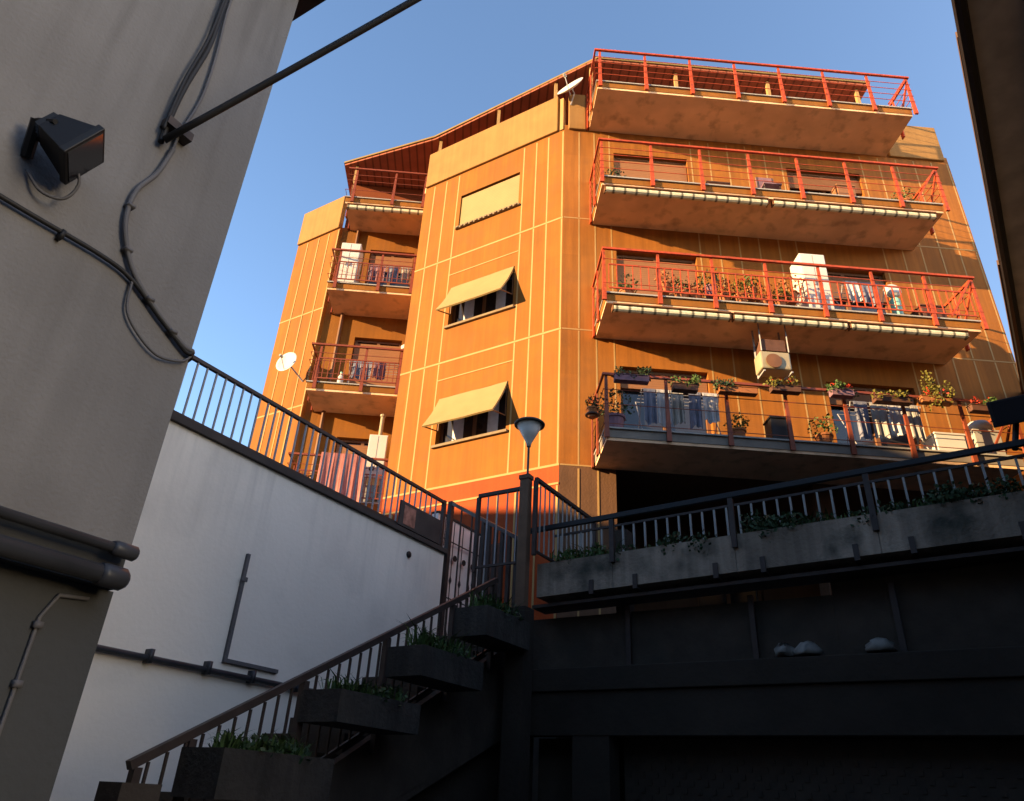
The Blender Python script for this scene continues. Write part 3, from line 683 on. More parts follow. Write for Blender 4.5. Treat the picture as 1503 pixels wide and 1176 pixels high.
# satellite dishes
def dish(c, aim, r, label, mount):
    T = thing('satellite_dish', c, label, 'satellite dish', 'white satellite dishes')
    aim = Vector(aim).normalized()
    m = MB(); prof = [(.01,0)] + [(r*k/6, .22*r*(k/6)**2) for k in range(1,7)]
    m.lathe(c, prof + [(r, .22*r+.012)] + [(r*k/6, .22*r*(k/6)**2+.012) for k in range(5,0,-1)] + [(.01,.012)], 26, aim)
    m.build('reflector', M['white'], T, smooth=True)
    m = MB(); f = Vector(c)+aim*r*1.0; m.tube([Vector(c)+Vector((0,0,-r*.9))+aim*.2*r, f], .012, 6); m.build('feed_arm', M['galv'], T)
    m = MB(); m.lathe(f, [(.035,-.05),(.04,.0),(.03,.05)], 10, aim); m.build('receiver', M['whitedull'], T)
    m = MB(); m.tube([c, Vector(c)-aim*.12, mount], .02, 8); m.build('mount', M['galv'], T)
dish(F3.p(.30, .50, 11.15), (-.35,-.85,.12), .30, 'white satellite dish beside the small left balcony', F3.p(.2, .0, 10.85))
dish(F2.p(.14, .25, 17.10), (-.55,-.70,.42), .36, 'white satellite dish on the parapet corner under the roof edge', F2.p(.14, .062, 16.75))
# wall lamps
m = MB(); m.lathe(F2.p(-3.62,-3.98,11.9), [(.03,-.09),(.09,-.05),(.10,.03),(.05,.09)], 12); m.box(F2, -3.64,-3.60,-4.24,-4.06,11.93,11.97)
tag(m.build('wall_lamp', M['white']), 'small white globe lamp in the recess above the left balcony', 'lamp')

# ================================================================== LEFT HOUSE
H = thing('grey_house', WL.p(-1, -4.8, 0), 'dark grey rough plastered house filling the left side of the alley', 'house')
m = MB(); m.prism(WL, [(-9,-6.6),(-9,-3.5),(2.06,-3.5),(2.06,-6.6)], 2.62, 7.25); m.build('upper_wall', M['house'], H)
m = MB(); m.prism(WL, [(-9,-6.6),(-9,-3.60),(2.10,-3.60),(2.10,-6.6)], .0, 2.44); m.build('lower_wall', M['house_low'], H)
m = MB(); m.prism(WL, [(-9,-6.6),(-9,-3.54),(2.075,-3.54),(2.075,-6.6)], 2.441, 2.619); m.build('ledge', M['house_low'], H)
m = MB(); m.prism(WL, [(-9.3,-6.9),(-9.3,-3.25),(2.22,-3.25),(2.22,-6.9)], 7.27, 7.36)
for k in range(60):
    s = -9.2+k*.19
    m.tube([WL.p(s,-3.22,7.40), WL.p(s,-5.05,7.95)], .085, 8)
m.build('tiled_roof', M['tile'], H)
m = MB(); m.box(WL, 1.45, 1.62, -3.5+.001, -3.42, 5.05, 5.11); m.build('cable_hook', M['iron'], H)
m = MB(); m.box(WL, .935, .945, -3.499, -3.495, 2.75, 3.85); m.build('wall_seam', M['house_low'], H)
# pipes along the ledge
m = MB(); m.tube([WL.p(-9,-3.44,2.60), WL.p(1.95,-3.44,2.60)], .024, 10); m.lathe(WL.p(1.93,-3.44,2.60), [(.03,0),(.038,.02),(.038,.12),(.03,.13)], 12, WL.u)
tag(m.build('thin_pipe', M['pipe'], smooth=True), 'thin dark metal pipe along the grey house, the upper of the two', 'pipe')
m = MB(); m.tube([WL.p(-9,-3.43,2.465), WL.p(1.93,-3.43,2.465)], .045, 12); m.lathe(WL.p(1.9,-3.43,2.465), [(.05,0),(.055,.03),(.055,.12),(.04,.14)], 12, WL.u)
tag(m.build('thick_pipe', M['pipe'], smooth=True), 'thick dark metal pipe under the thin one on the grey house', 'pipe')
m = MB(); m.tube([WL.p(1.79,-3.59,.05), WL.p(1.79,-3.59,2.25), WL.p(1.84,-3.585,2.36), WL.p(1.98,-3.585,2.375)], .010, 8)
for z in (1.05,1.55,1.95,2.2): m.box(WL, 1.77, 1.81, -3.598, -3.57, z, z+.03)
tag(m.build('conduit', M['greycable'], smooth=True), 'thin vertical conduit clipped to the lower wall of the grey house', 'pipe')
def spline(pts, n=10):
    P = [Vector(p) for p in pts]; out = []
    for i in range(len(P)-1):
        p0, p1, p2, p3 = P[max(i-1,0)], P[i], P[i+1], P[min(i+2,len(P)-1)]
        for k in range(n):
            t = k/n; out.append(.5*((2*p1)+(p2-p0)*t+(2*p0-5*p1+4*p2-p3)*t*t+(3*p1-p0-3*p2+p3)*t**3))
    return out+[P[-1]]
# floodlights
def floodlight(c, aim, w_, h_, d_, label, arm_to, glassy=False):
    T = thing('floodlight', c, label, 'floodlight', 'black floodlights')
    c = Vector(c); a = Vector(aim).normalized(); x = a.cross(Vector((0,0,1))).normalized(); y = x.cross(a).normalized()
    def q(i, j, k): return c + x*i*w_/2 + y*j*h_/2 + a*k
    m = MB(); m.hexa([q(-.55,-.5,-d_),q(.55,-.5,-d_),q(.55,.5,-d_),q(-.55,.5,-d_),q(-.9,-.9,-.02),q(.9,-.9,-.02),q(.9,.9,-.02),q(-.9,.9,-.02)])
    for k in range(6):
        i = -.45+k*.18; m.hexa([q(i-.02,-.45,-d_-.03),q(i+.02,-.45,-d_-.03),q(i+.02,.45,-d_-.03),q(i-.02,.45,-d_-.03),q(i-.02,-.5,-d_+.001),q(i+.02,-.5,-d_+.001),q(i+.02,.5,-d_+.001),q(i-.02,.5,-d_+.001)])
    m.build('housing', M['black'], T, bevel=.008)
    m = MB(); m.hexa([q(-1,-1,-.02+.001),q(1,-1,-.02+.001),q(1,1,-.02+.001),q(-1,1,-.02+.001),q(-1,-1,.02),q(1,-1,.02),q(1,1,.02),q(-1,1,.02)]); m.build('bezel', M['black'], T, bevel=.006)
    m = MB(); m.hexa([q(-.85,-.85,.0202),q(.85,-.85,.0202),q(.85,.85,.0202),q(-.85,.85,.0202),q(-.85,-.85,.024),q(.85,-.85,.024),q(.85,.85,.024),q(-.85,.85,.024)]); m.build('lens', M['glass'], T)
    m = MB(); e = Vector(arm_to); b_ = c - a*(d_+.07)
    m.tube([q(-.7,0,-d_*.8), b_, q(.7,0,-d_*.8)], .014, 6); m.tube([b_, e], .03, 8)
    m.build('yoke', M['black'], T)
    return T
floodlight(WL.p(1.07,-3.27,4.33), (.62,.30,-.35), .25, .25, .19, 'black floodlight on the grey plastered house wall', WL.p(.93,-3.5,4.30))
m = MB(); m.tube(spline([WL.p(.95,-3.48,4.22), WL.p(1.03,-3.44,4.13), WL.p(1.12,-3.40,4.14), WL.p(1.14,-3.36,4.24), WL.p(1.08,-3.34,4.32)]), .008, 6)
tag(m.build('lamp_cord', M['greycable'], smooth=True), 'short looped cord under the floodlight on the grey house', 'cable')
floodlight(WK.p(5.60,.08,5.36), (-.55,-.72,-.30), .46, .27, .14, 'black floodlight on a short pole at the right end of the walkway rail', WK.p(5.5,-.02,4.98))
# cables
def wc(s, z, o=-3.47): return WL.p(s, o, z)
m = MB(); m.tube(spline([wc(1.53,6.75),wc(1.53,6.25),wc(1.535,5.88),wc(1.49,5.45),wc(1.475,5.18),wc(1.475,4.93)]), .018, 8)
m.tube(spline([wc(1.50,6.75,-3.44),wc(1.505,6.25,-3.44),wc(1.50,5.88,-3.44),wc(1.46,5.45,-3.44),wc(1.45,5.0,-3.44)]), .010, 6)
tag(m.build('cable_bundle', M['cable'], smooth=True), 'thick black cable bundle hanging down the grey house wall', 'cable')
m = MB(); m.tube(spline([wc(1.56,6.8),wc(1.565,6.3),wc(1.60,5.85),wc(1.605,5.45),wc(1.56,5.1),wc(1.555,4.9)]), .010, 6)
tag(m.build('thin_cable', M['greycable'], smooth=True), 'thin cable looping beside the thick bundle on the grey house', 'cable')
m = MB(); m.tube(spline([wc(1.555,4.95),wc(1.52,4.72),wc(1.45,4.52),wc(1.45,4.33),wc(1.50,4.18),wc(1.60,4.03),wc(1.78,3.90),wc(1.98,3.80),wc(2.05,3.79),WL.p(2.07,-3.6,3.81),WL.p(2.07,-4.2,3.85)]), .015, 8)
for s, z in ((1.45,4.40),(1.52,4.14),(1.72,3.94),(1.9,3.835)): m.box(WL, s-.022, s+.022, -3.498, -3.448, z-.008, z+.008)
tag(m.build('curved_cable', M['greycable'], smooth=True), 'grey cable curving in a wide arc down to the house corner', 'cable')
m = MB(); m.tube(spline([wc(-3,3.95),wc(.0,3.985),wc(.92,4.0),wc(1.40,4.02),wc(1.60,3.99),wc(1.80,3.88),wc(2.0,3.775),wc(2.045,3.77),WL.p(2.085,-3.6,3.77),WL.p(2.08,-4.2,3.8)]), .013, 8)
for s in (-.6,.1,.75,1.2): m.box(WL, s-.01, s+.01, -3.498, -3.45, 3.97, 4.02)
tag(m.build('level_cable', M['cable'], smooth=True), 'black cable running level across the grey house to its corner', 'cable')
m = MB(); m.tube(spline([wc(1.60,4.0),wc(1.625,3.82),wc(1.72,3.72),wc(1.86,3.66),wc(2.0,3.70),wc(2.05,3.76)]), .008, 6)
tag(m.build('slack_wire', M['greycable'], smooth=True), 'thin slack wire sagging under the curved cable near the house corner', 'cable')
for s0,z0,s1,z1,nm in ((1.24,3.90,1.12,3.0,'scar'),):
    pass
# thick line across the alley, to the eave of the house opposite
def rayd(px, py):
    return (im_x*((px-751.5)/F_PX) + im_y*((py-588)/F_PX) + fw)
a0 = WL.p(1.475,-3.44,4.93); d1 = rayd(592, 0); pn = (a0-CAM).cross(d1)
e0, eu = EV.p(0,-.95,9.2), EV.u
te = (CAM-e0).dot(pn)/eu.dot(pn); a1_ = e0+eu*te
pts = [a0.lerp(a1_, k/24) - Vector((0,0,.10*4*(k/24)*(1-k/24))) for k in range(25)]
m = MB(); m.tube(pts, .022, 8)
for k in range(0, 24):
    c = pts[k].lerp(pts[k+1], .5)
tag(m.build('overhead_cable', M['cable'], smooth=True), 'thick black cable crossing the sky from the grey house', 'cable')

# ================================================================== WHITE RETAINING WALL + FENCE
RW = thing('retaining_wall', WL.p(3, -7.1, 0), 'tall white painted retaining wall between the grey house and the stairs', 'wall')
m = MB(); m.box(WL, -9, 9.3, -7.25, -7.0, 0, 5.12); m.build('wall_face', M['whitewall'], RW)
m = MB(); m.box(WL, -9, 9.32, -7.27, -6.95, 5.122, 5.19); m.build('coping', M['coping'], RW)
m = MB(); m.tube([WL.p(-9,-6.95,2.72), WL.p(8.6,-6.95,2.70)], .032, 10)
for s in (4.6, 5.3, 5.9, 6.6): m.box(WL, s-.02, s+.02, -6.998, -6.9, 2.66, 2.79)
tag(m.build('long_pipe', M['pipe'], smooth=True), 'long dark pipe running level across the white wall', 'pipe')
m = MB(); m.box(WL, 5.50, 5.54, -6.998, -6.96, 2.82, 4.02); m.box(WL, 5.542, 6.28, -6.998, -6.96, 2.82, 2.86)
for z in (3.7,): m.box(WL, 5.48, 5.56, -6.959, -6.945, z, z+.05)
tag(m.build('conduit', M['greycable']), 'dark L shaped conduit fixed on the white wall', 'pipe')
m = MB(); m.lathe(WL.p(8.41,-6.999,5.27-.42), [(.05,0),(.05,.02),(.02,.03)], 12, WL.n); tag(m.build('wall_plate', M['black']), 'small dark round plate near the top of the white wall', 'plate')
FE = thing('iron_fence', WL.p(6, -7.05, 5.19), 'dark iron fence with grey bars along the top of the white wall', 'fence')
m = MB(); m.bar(WL.p(2.0,-7.02,5.97), WL.p(9.2,-7.02,5.97), .05, .045); m.build('top_rail', M['iron'], FE)
m = MB(); m.bar(WL.p(2.0,-7.02,5.235), WL.p(9.2,-7.02,5.235), .04, .04); m.build('bottom_rail', M['iron'], FE)
for s in (3.1, 9.2):
    m = MB(); m.box(WL, s-.03, s+.03, -7.05, -6.99, 5.191, 6.0); m.build('post', M['iron'], FE)
k = 2.1
while k < 9.1:
    if abs(k-3.1) > .05:
        m = MB(); m.box(WL, k-.010, k+.010, -7.03, -7.01, 5.256, 5.947); m.build('baluster', M['galv'], FE)
    k += .135
# notice boards at the fence end
T = thing('notice_board', WL.p(8.6,-6.9,5.2), 'dark notice board with a faded poster fixed inside the end of the iron fence', 'sign')
m = MB(); m.box(WL, 8.05, 9.1, -6.985, -6.955, 5.21, 5.60); m.build('board', M['coping'], T)
m = MB(); m.box(WL, 8.14, 8.42, -6.954, -6.95, 5.25, 5.55); m.build('poster', M['poster'], T)

# gate zone between the wall end and the pillar
G = thing('iron_gate', WL.p(9.9,-6.6,3.7), 'rusty dark iron gate posts between the white wall and the brown pillar', 'gate')
m = MB(); m.box(WL, 9.36, 9.44, -7.06, -6.98, 3.6, 6.05); m.build('gate_post', M['iron'], G)
def zz(px, py, fr, o):   # helper: point of plane o of a frame seen at a photo pixel (used to read sizes off the photo)
    d = rayd(px, py); P0 = fr.p(0, o, 0); t_ = (P0-CAM).dot(fr.n)/d.dot(fr.n); P = CAM+d*t_
    return (P-P0).dot(fr.u), P.z
def gp(px, py, o=-6.4): s, z = zz(px, py, WL, o); return WL.p(s, o, z)
m = MB(); m.bar(WL.p(9.40,-7.0,6.02), gp(770,795,-4.75), .05, .05); m.build('gate_rail', M['iron'], G)
A0, A1 = WL.p(9.40,-7.0,6.0), gp(770,795,-4.75)
for k in (2, 4, 5, 6, 7, 8, 9, 10, 11):
    q = A0.lerp(A1, k/12); wd = .05 if k > 4 else .02
    m = MB(); m.bar(Vector((q.x,q.y,3.66)), q, wd, wd); m.build('gate_bar', M['iron'], G)
# ornate pale panel
PW = thing('pale_wall', WL.p(10.1,-7.35,3.62), 'pale pinkish wall seen through the iron gate beyond the white wall', 'wall')
m = MB(); m.box(WL, 9.46, 10.84, -7.45, -7.32, 3.63, 5.92); m.build('wall_face', M['paler'], PW)
m = MB(); m.box(WL, 9.46, 10.84, -7.47, -7.30, 5.921, 5.96); m.build('coping', M['darkcon'], PW)
m = MB()
for i in range(5):
    s = 9.60+i*.27; m.box(WL, s-.006, s+.006, -7.26, -7.248, 3.63, 5.86)
    for z in (3.98, 4.85): m.lathe(WL.p(s,-7.254,z), [(.003,-.08),(.026,0),(.003,.10)], 6)
    m.lathe(WL.p(s+.085,-7.254,5.25), [(.05,-.01),(.055,0),(.05,.01),(.04,0)], 10, WL.n)
for z in (4.55, 5.5): m.box(WL, 9.5, 10.82, -7.268, -7.262, z, z+.02)
m.build('ornamental_grille', M['iron'], PW)
m = MB(); m.box(WL, 9.50, 9.70, -7.24, -7.22, 5.0, 5.36); m.build('letter_plate', M['greycloth'], PW)
m = MB(); m.box(F1, 1.1, 3.2, .016, .06, 3.6, 5.75); d_ = m.build('cellar_door', M['boxbrown'], B)
m = MB()
for s in (1.45, 1.8, 2.15, 2.5, 2.85): m.box(F1, s-.035, s+.035, .061, .075, 3.65, 5.6)
m.build('pale_slat', M['whitedull'], d_)
# ================================================================== STAIR
ST = thing('outdoor_stair', WL.p(5.5, -5.4, 0), 'dark concrete outdoor stair climbing beside the white wall', 'stairs')
SL = .54
def tread(s): return 1.74-.98+SL*(s-3.36)
m = MB(); n = 20; s_st = 1.85; ds = (8.55-s_st)/n
for k in range(n):
    s = s_st+k*ds; z = max(.1, tread(s+ds)); m.box(WL, s+.0005, s+ds-.0005, -6.2, -5.11, max(0.0, z-.45), z)
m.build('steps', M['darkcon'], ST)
m = MB(); P = [(s_st, .0), (s_st+.6, 0), (8.55, tread(8.55)-1.1), (8.55, tread(8.55)+.02), (s_st, tread(s_st)+.02)]
b = len(m.v); m.v += [WL.p(s,-5.10,z) for s, z in P]+[WL.p(s,-5.0,z) for s, z in P]
m.f += [(0,1,2,3,4),(9,8,7,6,5)]+[(i,(i+1)%5,5+(i+1)%5,5+i) for i in range(5)]; m.mi += [0]*7
m.build('stringer', M['darkcon'], ST)
m = MB(); m.prism(WL, [(3.2,-5.02),(3.2,-4.9),(9.3,-4.9),(9.3,-5.02)], 0, .9)
m.v = []; m.f = []; m.mi = []
m.hexa([WL.p(2.6,-5.3,0),WL.p(8.9,-5.3,0),WL.p(8.9,-5.15,0),WL.p(2.6,-5.15,0),WL.p(2.6,-5.3,.25),WL.p(8.9,-5.3,3.2),WL.p(8.9,-5.15,3.2),WL.p(2.6,-5.15,.25)])
m.build('under_wall', M['shop'], ST)
def railz(s): return 1.74+SL*(s-3.36)
m = MB(); m.bar(WL.p(3.36,-4.97,railz(3.36)-.02), WL.p(7.75,-4.97,railz(7.75)-.02), .055, .06); m.build('handrail', M['iron'], ST)
m = MB(); m.bar(WL.p(3.4,-4.97,tread(3.4)+.15), WL.p(7.75,-4.97,tread(7.75)+.15), .03, .03); m.build('lower_rail', M['iron'], ST)
for s in (3.42, 3.8, 4.8, 5.8, 6.87, 7.7):
    m = MB(); m.box(WL, s-.03, s+.03, -5.0, -4.94, tread(s)-.1, railz(s)-.06); m.build('stair_post', M['iron'], ST)
k = 3.5
while k < 7.7:
    m = MB(); m.box(WL, k-.009, k+.009, -4.98, -4.96, tread(k)+.17, railz(k)-.065); m.build('baluster', M['iron'], ST); k += .13
# newel block at the foot
m = MB(); m.box(WL, 3.3, 3.6, -5.15, -4.9, 0, 1.62); m.build('newel', M['darkcon'], ST)
# concrete planters stepping up the stair
def planter(fr, s0, s1, o0, o1, z0, z1, label, group, sl=0.0, clips=(), mm=None):
    T = thing('concrete_planter', fr.p((s0+s1)/2, (o0+o1)/2, z0+sl*(s0+s1)/2), label, 'planter', group)
    m = MB(); t_ = .05
    m.box(fr, s0, s1, o0, o0+t_, z0, z1, sl); m.box(fr, s0, s1, o1-t_, o1, z0, z1, sl)
    m.box(fr, s0, s0+t_, o0+t_, o1-t_, z0, z1, sl); m.box(fr, s1-t_, s1, o0+t_, o1-t_, z0, z1, sl)
    m.box(fr, s0+t_, s1-t_, o0+t_, o1-t_, z0, z0+.06, sl); m.build('trough', mm or M['concrete'], T)
    m = MB(); m.box(fr, s0+t_+.002, s1-t_-.002, o0+t_+.002, o1-t_-.002, z0+.061, z1-.04, sl); m.build('soil', M['soil'], T)
    for s in clips:
        m = MB(); m.box(fr, s-.028, s+.028, o1+.001, o1+.02, z0-.02, z0+.13, sl)
        m.box(fr, s-.028, s+.028, o0, o1+.019, z0-.045, z0-.0205, sl); m.build('bracket', M['iron'], T)
    return T
sp = [(6.87,7.82,3.22,3.54,'small raised planter at the top of the stair beside the brown pillar'),
      (5.80,6.86,2.64,2.92,'grassy concrete planter second from the top of the stair'),
      (4.76,5.84,2.13,2.38,'concrete planter with dark plants halfway up the stair'),
      (3.72,4.80,1.55,1.86,'lowest concrete planter on the stair, in deep shade')]
for i, (a, b_, z0, z1, lb) in enumerate(sp):
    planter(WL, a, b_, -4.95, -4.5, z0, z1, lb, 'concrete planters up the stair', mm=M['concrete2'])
    m = MB(); c = WL.p((a+b_)/2, -4.72, z1-.05); T = thing('grass_tuft', c, ['tufted green plant in the planter beside the pillar','long grass spilling over the second planter of the stair',
        'low dark grass in the middle stair planter','dark grass in the lowest stair planter'][i], 'plant', 'grasses in the stair planters')
    blades(m, c, WL.u, .42, 260, .30 if i < 2 else .22, droop=.8); m.build('blades', M['leaf'], T)
    m = MB(); leaf_cloud(m, c+Vector((0,0,.06)), .38, .3, .1, 160, .05); m.build('low_leaves', M['leafdark'], T)

# ================================================================== PILLAR + STREET LAMP
PI = thing('brown_pillar', WL.p(7.92,-4.5,0), 'tall brown painted pillar at the top of the stair carrying the street lamp', 'pillar')
m = MB(); m.box(WL, 7.86, 7.97, -4.76, -4.62, 3.75, 5.47); m.build('shaft', M['pillar'], PI, bevel=.012)
m = MB(); m.box(WL, 7.80, 8.03, -4.82, -4.57, 0, 3.749); m.build('base', M['shop'], PI)  # near-black material stands for the darkness below the terrace
m = MB(); m.prism(WL, [(7.85,-4.77),(7.98,-4.77),(7.98,-4.61),(7.85,-4.61)], 5.472, 5.53); m.build('cap', M['pillar'], PI)
lc = WL.p(7.93, -4.68, 5.53)
LA = thing('street_lamp', lc, 'unlit street lamp with a grey conical shade on top of the brown pillar', 'street lamp')
m = MB(); m.tube([lc, lc+Vector((0,0,.45))], .016, 8); m.build('pole', M['lampmetal'], LA)
m = MB(); m.lathe(lc+Vector((0,0,.44)), [(.028,0),(.035,.05),(.08,.14),(.18,.33)], 20); m.build('shade', M['lampglass'], LA, smooth=True)
m = MB(); m.lathe(lc+Vector((0,0,.771)), [(.215,0),(.22,.02),(.20,.04),(.10,.06),(.02,.065)], 24); m.build('cap', M['lampmetal'], LA, smooth=True)
# fences behind the pillar
def wirefence(name, a, b, h, n, label, barm, col=None):
    T = thing(name, a, label, 'fence'); a = Vector(a); b = Vector(b)
    m = MB(); m.bar(a+Vector((0,0,h)), b+Vector((0,0,h)), .05, .05); m.build('top_rail', M['iron'], T)
    m = MB(); m.bar(a+Vector((0,0,.06)), b+Vector((0,0,.06)), .03, .03); m.build('bottom_rail', M['iron'], T)
    for p_ in (a, b):
        m = MB(); m.bar(p_+Vector((0,0,-.0)), p_+Vector((0,0,h-.026)), .05); m.build('post', M['iron'], T)
    for k in range(1, n):
        q = a.lerp(b, k/n); m = MB(); m.bar(q+Vector((0,0,.078)), q+Vector((0,0,h-.027)), .016); m.build('baluster', barm, T)
wf = WL.p(9.0,-4.62,5.0)
aa = WL.p(8.2,-4.62,4.45); d = rayd(703,735); 
# rail going left-back from the pillar
dl = F1.u; t0 = WL.p(8.12,-4.62,0); 
pz1 = CAM+rayd(775,707)*((t0-CAM).dot(F1.n)/rayd(775,707).dot(F1.n)); pz2 = CAM+rayd(703,737)*((t0-CAM).dot(F1.n)/rayd(703,737).dot(F1.n))
hh = (pz1.z+pz2.z)/2
wirefence('side_fence', (pz1.x,pz1.y,hh-1.1), (pz2.x,pz2.y,hh-1.1), 1.1, 5, 'short dark fence left of the brown pillar against the orange base wall', M['galv'])
s0_, z0_ = zz(787,706,WL,-4.55); s1_, z1_ = zz(872,763,WL,-4.55); zm = (z0_+z1_)/2
wirefence('back_fence', WL.p(s0_,-4.55,zm-1.05), WL.p(s1_,-4.55,zm-1.05), 1.05, 14, 'fence with pale bars sloping away behind the brown pillar', M['whitedull'])

# ================================================================== WALKWAY
SLP = .024
WKT = thing('raised_walkway', WK.p(3, -.4, 0), 'dark concrete shop front with a raised walkway on top', 'building')
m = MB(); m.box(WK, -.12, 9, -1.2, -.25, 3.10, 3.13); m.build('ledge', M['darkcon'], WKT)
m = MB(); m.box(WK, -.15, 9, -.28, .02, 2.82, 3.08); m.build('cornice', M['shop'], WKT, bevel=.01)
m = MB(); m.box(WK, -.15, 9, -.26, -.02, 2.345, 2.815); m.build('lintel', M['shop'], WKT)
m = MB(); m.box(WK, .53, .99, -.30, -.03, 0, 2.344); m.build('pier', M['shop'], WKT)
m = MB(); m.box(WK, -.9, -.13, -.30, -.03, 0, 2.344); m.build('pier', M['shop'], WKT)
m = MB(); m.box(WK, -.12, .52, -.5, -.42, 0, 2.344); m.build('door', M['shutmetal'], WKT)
m = MB(); m.box(WK, 1.0, 5.9, -.5, -.42, 0, 2.344)
for i in range(60):
    for j in range(14):
        s = 1.04+i*.08; z = .3+j*.15+(.075 if i % 2 else 0)
        if z < 2.25: m.box(WK, s, s+.05, -.419, -.405, z, z+.05)
m.build('rolling_shutter', M['shutmetal'], WKT)
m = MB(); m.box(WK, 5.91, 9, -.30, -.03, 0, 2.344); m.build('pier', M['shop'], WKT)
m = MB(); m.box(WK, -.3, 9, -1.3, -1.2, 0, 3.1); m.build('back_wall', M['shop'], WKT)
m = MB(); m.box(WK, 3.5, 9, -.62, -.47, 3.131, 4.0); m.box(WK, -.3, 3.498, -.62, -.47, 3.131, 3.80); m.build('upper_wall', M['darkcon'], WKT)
m = MB(); m.box(WK, -.1, 9, -.46, -.1, 3.86, 3.90, .022); m.build('bearer', M['iron'], WKT)
for s in (1.1, 2.62, 4.1, 5.6):
    m = MB(); m.box(WK, s-.03, s+.03, -.46, -.40, 3.131, 3.86); m.build('prop', M['iron'], WKT)
for i, (a, b_) in enumerate(((.02,1.085),(1.092,2.608),(2.613,4.108),(4.113,5.608),(5.613,7.1))):
    planter(WK, a, b_, -.45, 0, 3.965, 4.40, ['short mossy planter beside the brown pillar, first along the walkway','long concrete planter second along the walkway from the pillar',
      'long concrete planter in the middle of the walkway','stained concrete planter with a pale patch, fourth along the walkway','planter at the right edge of the walkway'][i],
      'concrete planters along the walkway', SLP, clips=(a+.29, b_-.24) if i else (.8,))
    m = MB(); c = WK.p((a+b_)/2, -.22, 4.38+SLP*(a+b_)/2); T = thing('planter_shrub', c, ['bright green bush behind the pillar planter','thin green plants in the second walkway planter',
      'leafy trailing plants in the middle walkway planter','dark drooping plants in the fourth walkway planter','dark leafy plants in the last walkway planter'][i], 'plant', 'plants in the walkway planters')
    h = (b_-a)/2-.1
    blades(m, c, WK.u, h, [120,90,160,160,150][i], [.28,.14,.2,.2,.25][i], droop=.8); m.build('blades', M['leaf'], T)
    m = MB()
    for q in range([5,4,14,16,14][i]):
        qc = c + WK.u*random.uniform(-h, h) + WK.n*random.uniform(-.05,.2) + Vector((0,0,random.uniform(-.02,.12)))
        if i == 2 and q > 9: qc = c + WK.u*(-h+.15*random.random()+.1) + Vector((0,0,random.uniform(.0,.3)))
        leaf_cloud(m, qc, .19, .15, .14, 110, .05)
    m.build('leaves', M['leafdark'] if i else M['leaf'], T)
WR = thing('walkway_railing', WK.p(3,-.5,4.0), 'dark railing with pale bars along the raised walkway', 'railing')
m = MB(); m.bar(WK.p(-.1,.03,4.86), WK.p(7.2,.03,5.06), .06, .06); m.build('top_rail', M['black'], WR)
for s in (1.1, 2.62, 4.1, 5.6):
    m = MB(); m.box(WK, s-.03, s+.03, .003, .05, 4.3, 4.83+.027*s); m.build('post', M['iron'], WR)
k = .1
while k < 6.8:
    m = MB(); m.box(WK, k-.012, k+.012, -.52, -.496, 4.0+SLP*k, 4.93+.027*k); m.build('baluster', M['whitedull'], WR); k += .155
m = MB(); m.bar(WK.p(0,-.508,4.945), WK.p(6.9,-.508,5.13), .03, .03); m.build('inner_rail', M['iron'], WR)
m = MB(); m.bar(WK.p(0,-.508,4.0), WK.p(6.9,-.508,4.0+SLP*6.9), .03, .03); m.build('inner_bottom_rail', M['iron'], WR)
# concrete post at s~1 behind
m = MB(); m.box(WK, .88, 1.06, -.75, -.56, 3.62, 4.93); tag(m.build('concrete_post', M['darkcon'], bevel=.01), 'square mossy concrete post behind the first walkway planter', 'post')
m = MB(); m.box(WK, -.1, 3.9, -2.2, -2.08, 3.62, 4.16)  # pale wall added to imitate the sunlit view through the gap
tag(m.build('added_low_wall', M['whitedull']), 'pale low wall added for the sunlit strip glimpsed below the walkway planters', 'wall')
# rubble sacks on ledge
for i, (s, w_) in enumerate(((2.95,.11),(3.20,.16),(3.9,.15))):
    m = MB(); rnd = random.Random(i); c = WK.p(s,-.30,3.135)
    prof = [(w_*.9,0),(w_,.03),(w_*.8,.08),(w_*.35,.12),(.02,.13)]
    b0 = len(m.v); m.lathe(c, prof, 14)
    for v in m.v: v += Vector((rnd.uniform(-.03,.03), rnd.uniform(-.03,.03), rnd.uniform(0,.03)))
    tag(m.build('plastic_bag', M['bag'], smooth=True), ['crumpled pale bag on the dark ledge, the left one of three','crumpled pale bag in the middle of three on the dark ledge','flattened pale bag on the ledge, farthest right of three'][i], 'bag', 'bags left on the ledge')

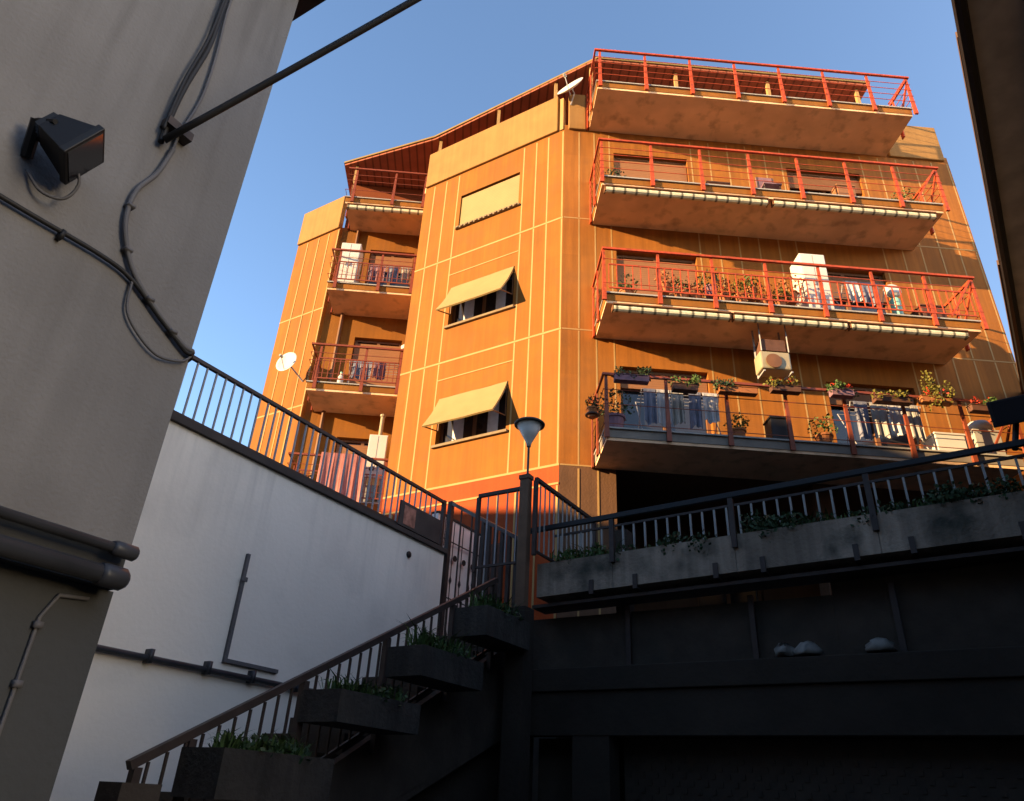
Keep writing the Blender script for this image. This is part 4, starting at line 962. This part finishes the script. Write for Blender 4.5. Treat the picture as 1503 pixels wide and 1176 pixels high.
# ================================================================== RIGHT HOUSE (eave overhead)
RH = thing('tiled_house', EV.p(6,-3,0), 'dark house whose eave overhangs the right edge of the alley', 'house')
m = MB(); m.prism(EV, [(4.2,-1.45),(22,-1.45),(22,-7),(4.2,-7)], 0, 9.25); m.build('wall', M['shop'], RH)
m = MB(); m.prism(EV, [(4,-.93),(22,-.93),(22,-1.449),(4,-1.449)], 9.26, 9.30); m.build('eave_board', M['eavesoffit'], RH)
m = MB(); m.tube([EV.p(4,-.89,9.25), EV.p(22,-.89,9.25)], .07, 8); m.build('gutter', M['black'], RH)
m = MB()
for s0, s1, o in ((4,6.9,-.87),(6.9,11.5,-.82),(11.5,22,-.80)):
    m.prism(EV, [(s0,o),(s1-.01,o),(s1-.01,-7.2),(s0,-7.2)], 9.33, 9.42)
m.build('roof', M['tile'], RH)

# ================================================================== unseen blocks added to shade the alley and cut its sky light
m = MB(); cdir = Vector((sin(R(SUN_AZ)), cos(R(SUN_AZ)), 0)); side = Vector((cdir.y, -cdir.x, 0))
OB = Frame((Vector((.92,12.28,0))+cdir*24).xy, 0, SUN_AZ+180); OB.u = Vector((cdir.y, -cdir.x, 0))
T = thing('sun_blocker', OB.p(0,-4,0), 'stepped block added out of view on the left to shade the alley', 'building')
m.box(OB, -1.0, 16, -9, 0, 0, 11.6); m.build('added_low_wall', M['town'], T)
m = MB(); m.box(OB, -1.0, 16.2, -9.2, .2, 11.602, 11.75); m.build('low_roof', M['tile'], T)
m = MB(); m.box(OB, -40, -1.001, -9, 0, 0, 13.8); m.build('high_wall', M['town'], T)
m = MB(); m.box(OB, -40, -1.0, -9.2, .2, 13.802, 13.95); m.build('high_roof', M['tile'], T)
T = thing('sky_blocker', (3,-9,0), 'block added out of view behind the viewer to cut sky light', 'house')
m = MB(); m.box(XY, -14, 16, -18, -9.0, 0, 8); m.build('wall', M['town'], T)
m = MB(); m.box(XY, -14.2, 16.2, -18.2, -8.7, 8.002, 8.2); m.build('roof', M['tile'], T)

# unseen pale block added to the east to bounce warm light onto the alley walls
T = thing('bounce_block', (24,2,0), 'pale block added out of view to the east to bounce warm light', 'building')
HB = Frame((22, 0), 15, -75)
m = MB(); m.box(HB, -2, 13, -8, 0, 0, 15); m.build('wall', M['paleblock'], T)
m = MB(); m.box(HB, -2.3, 13.3, -8.3, .3, 15.002, 15.3); m.build('roof', M['tile'], T)
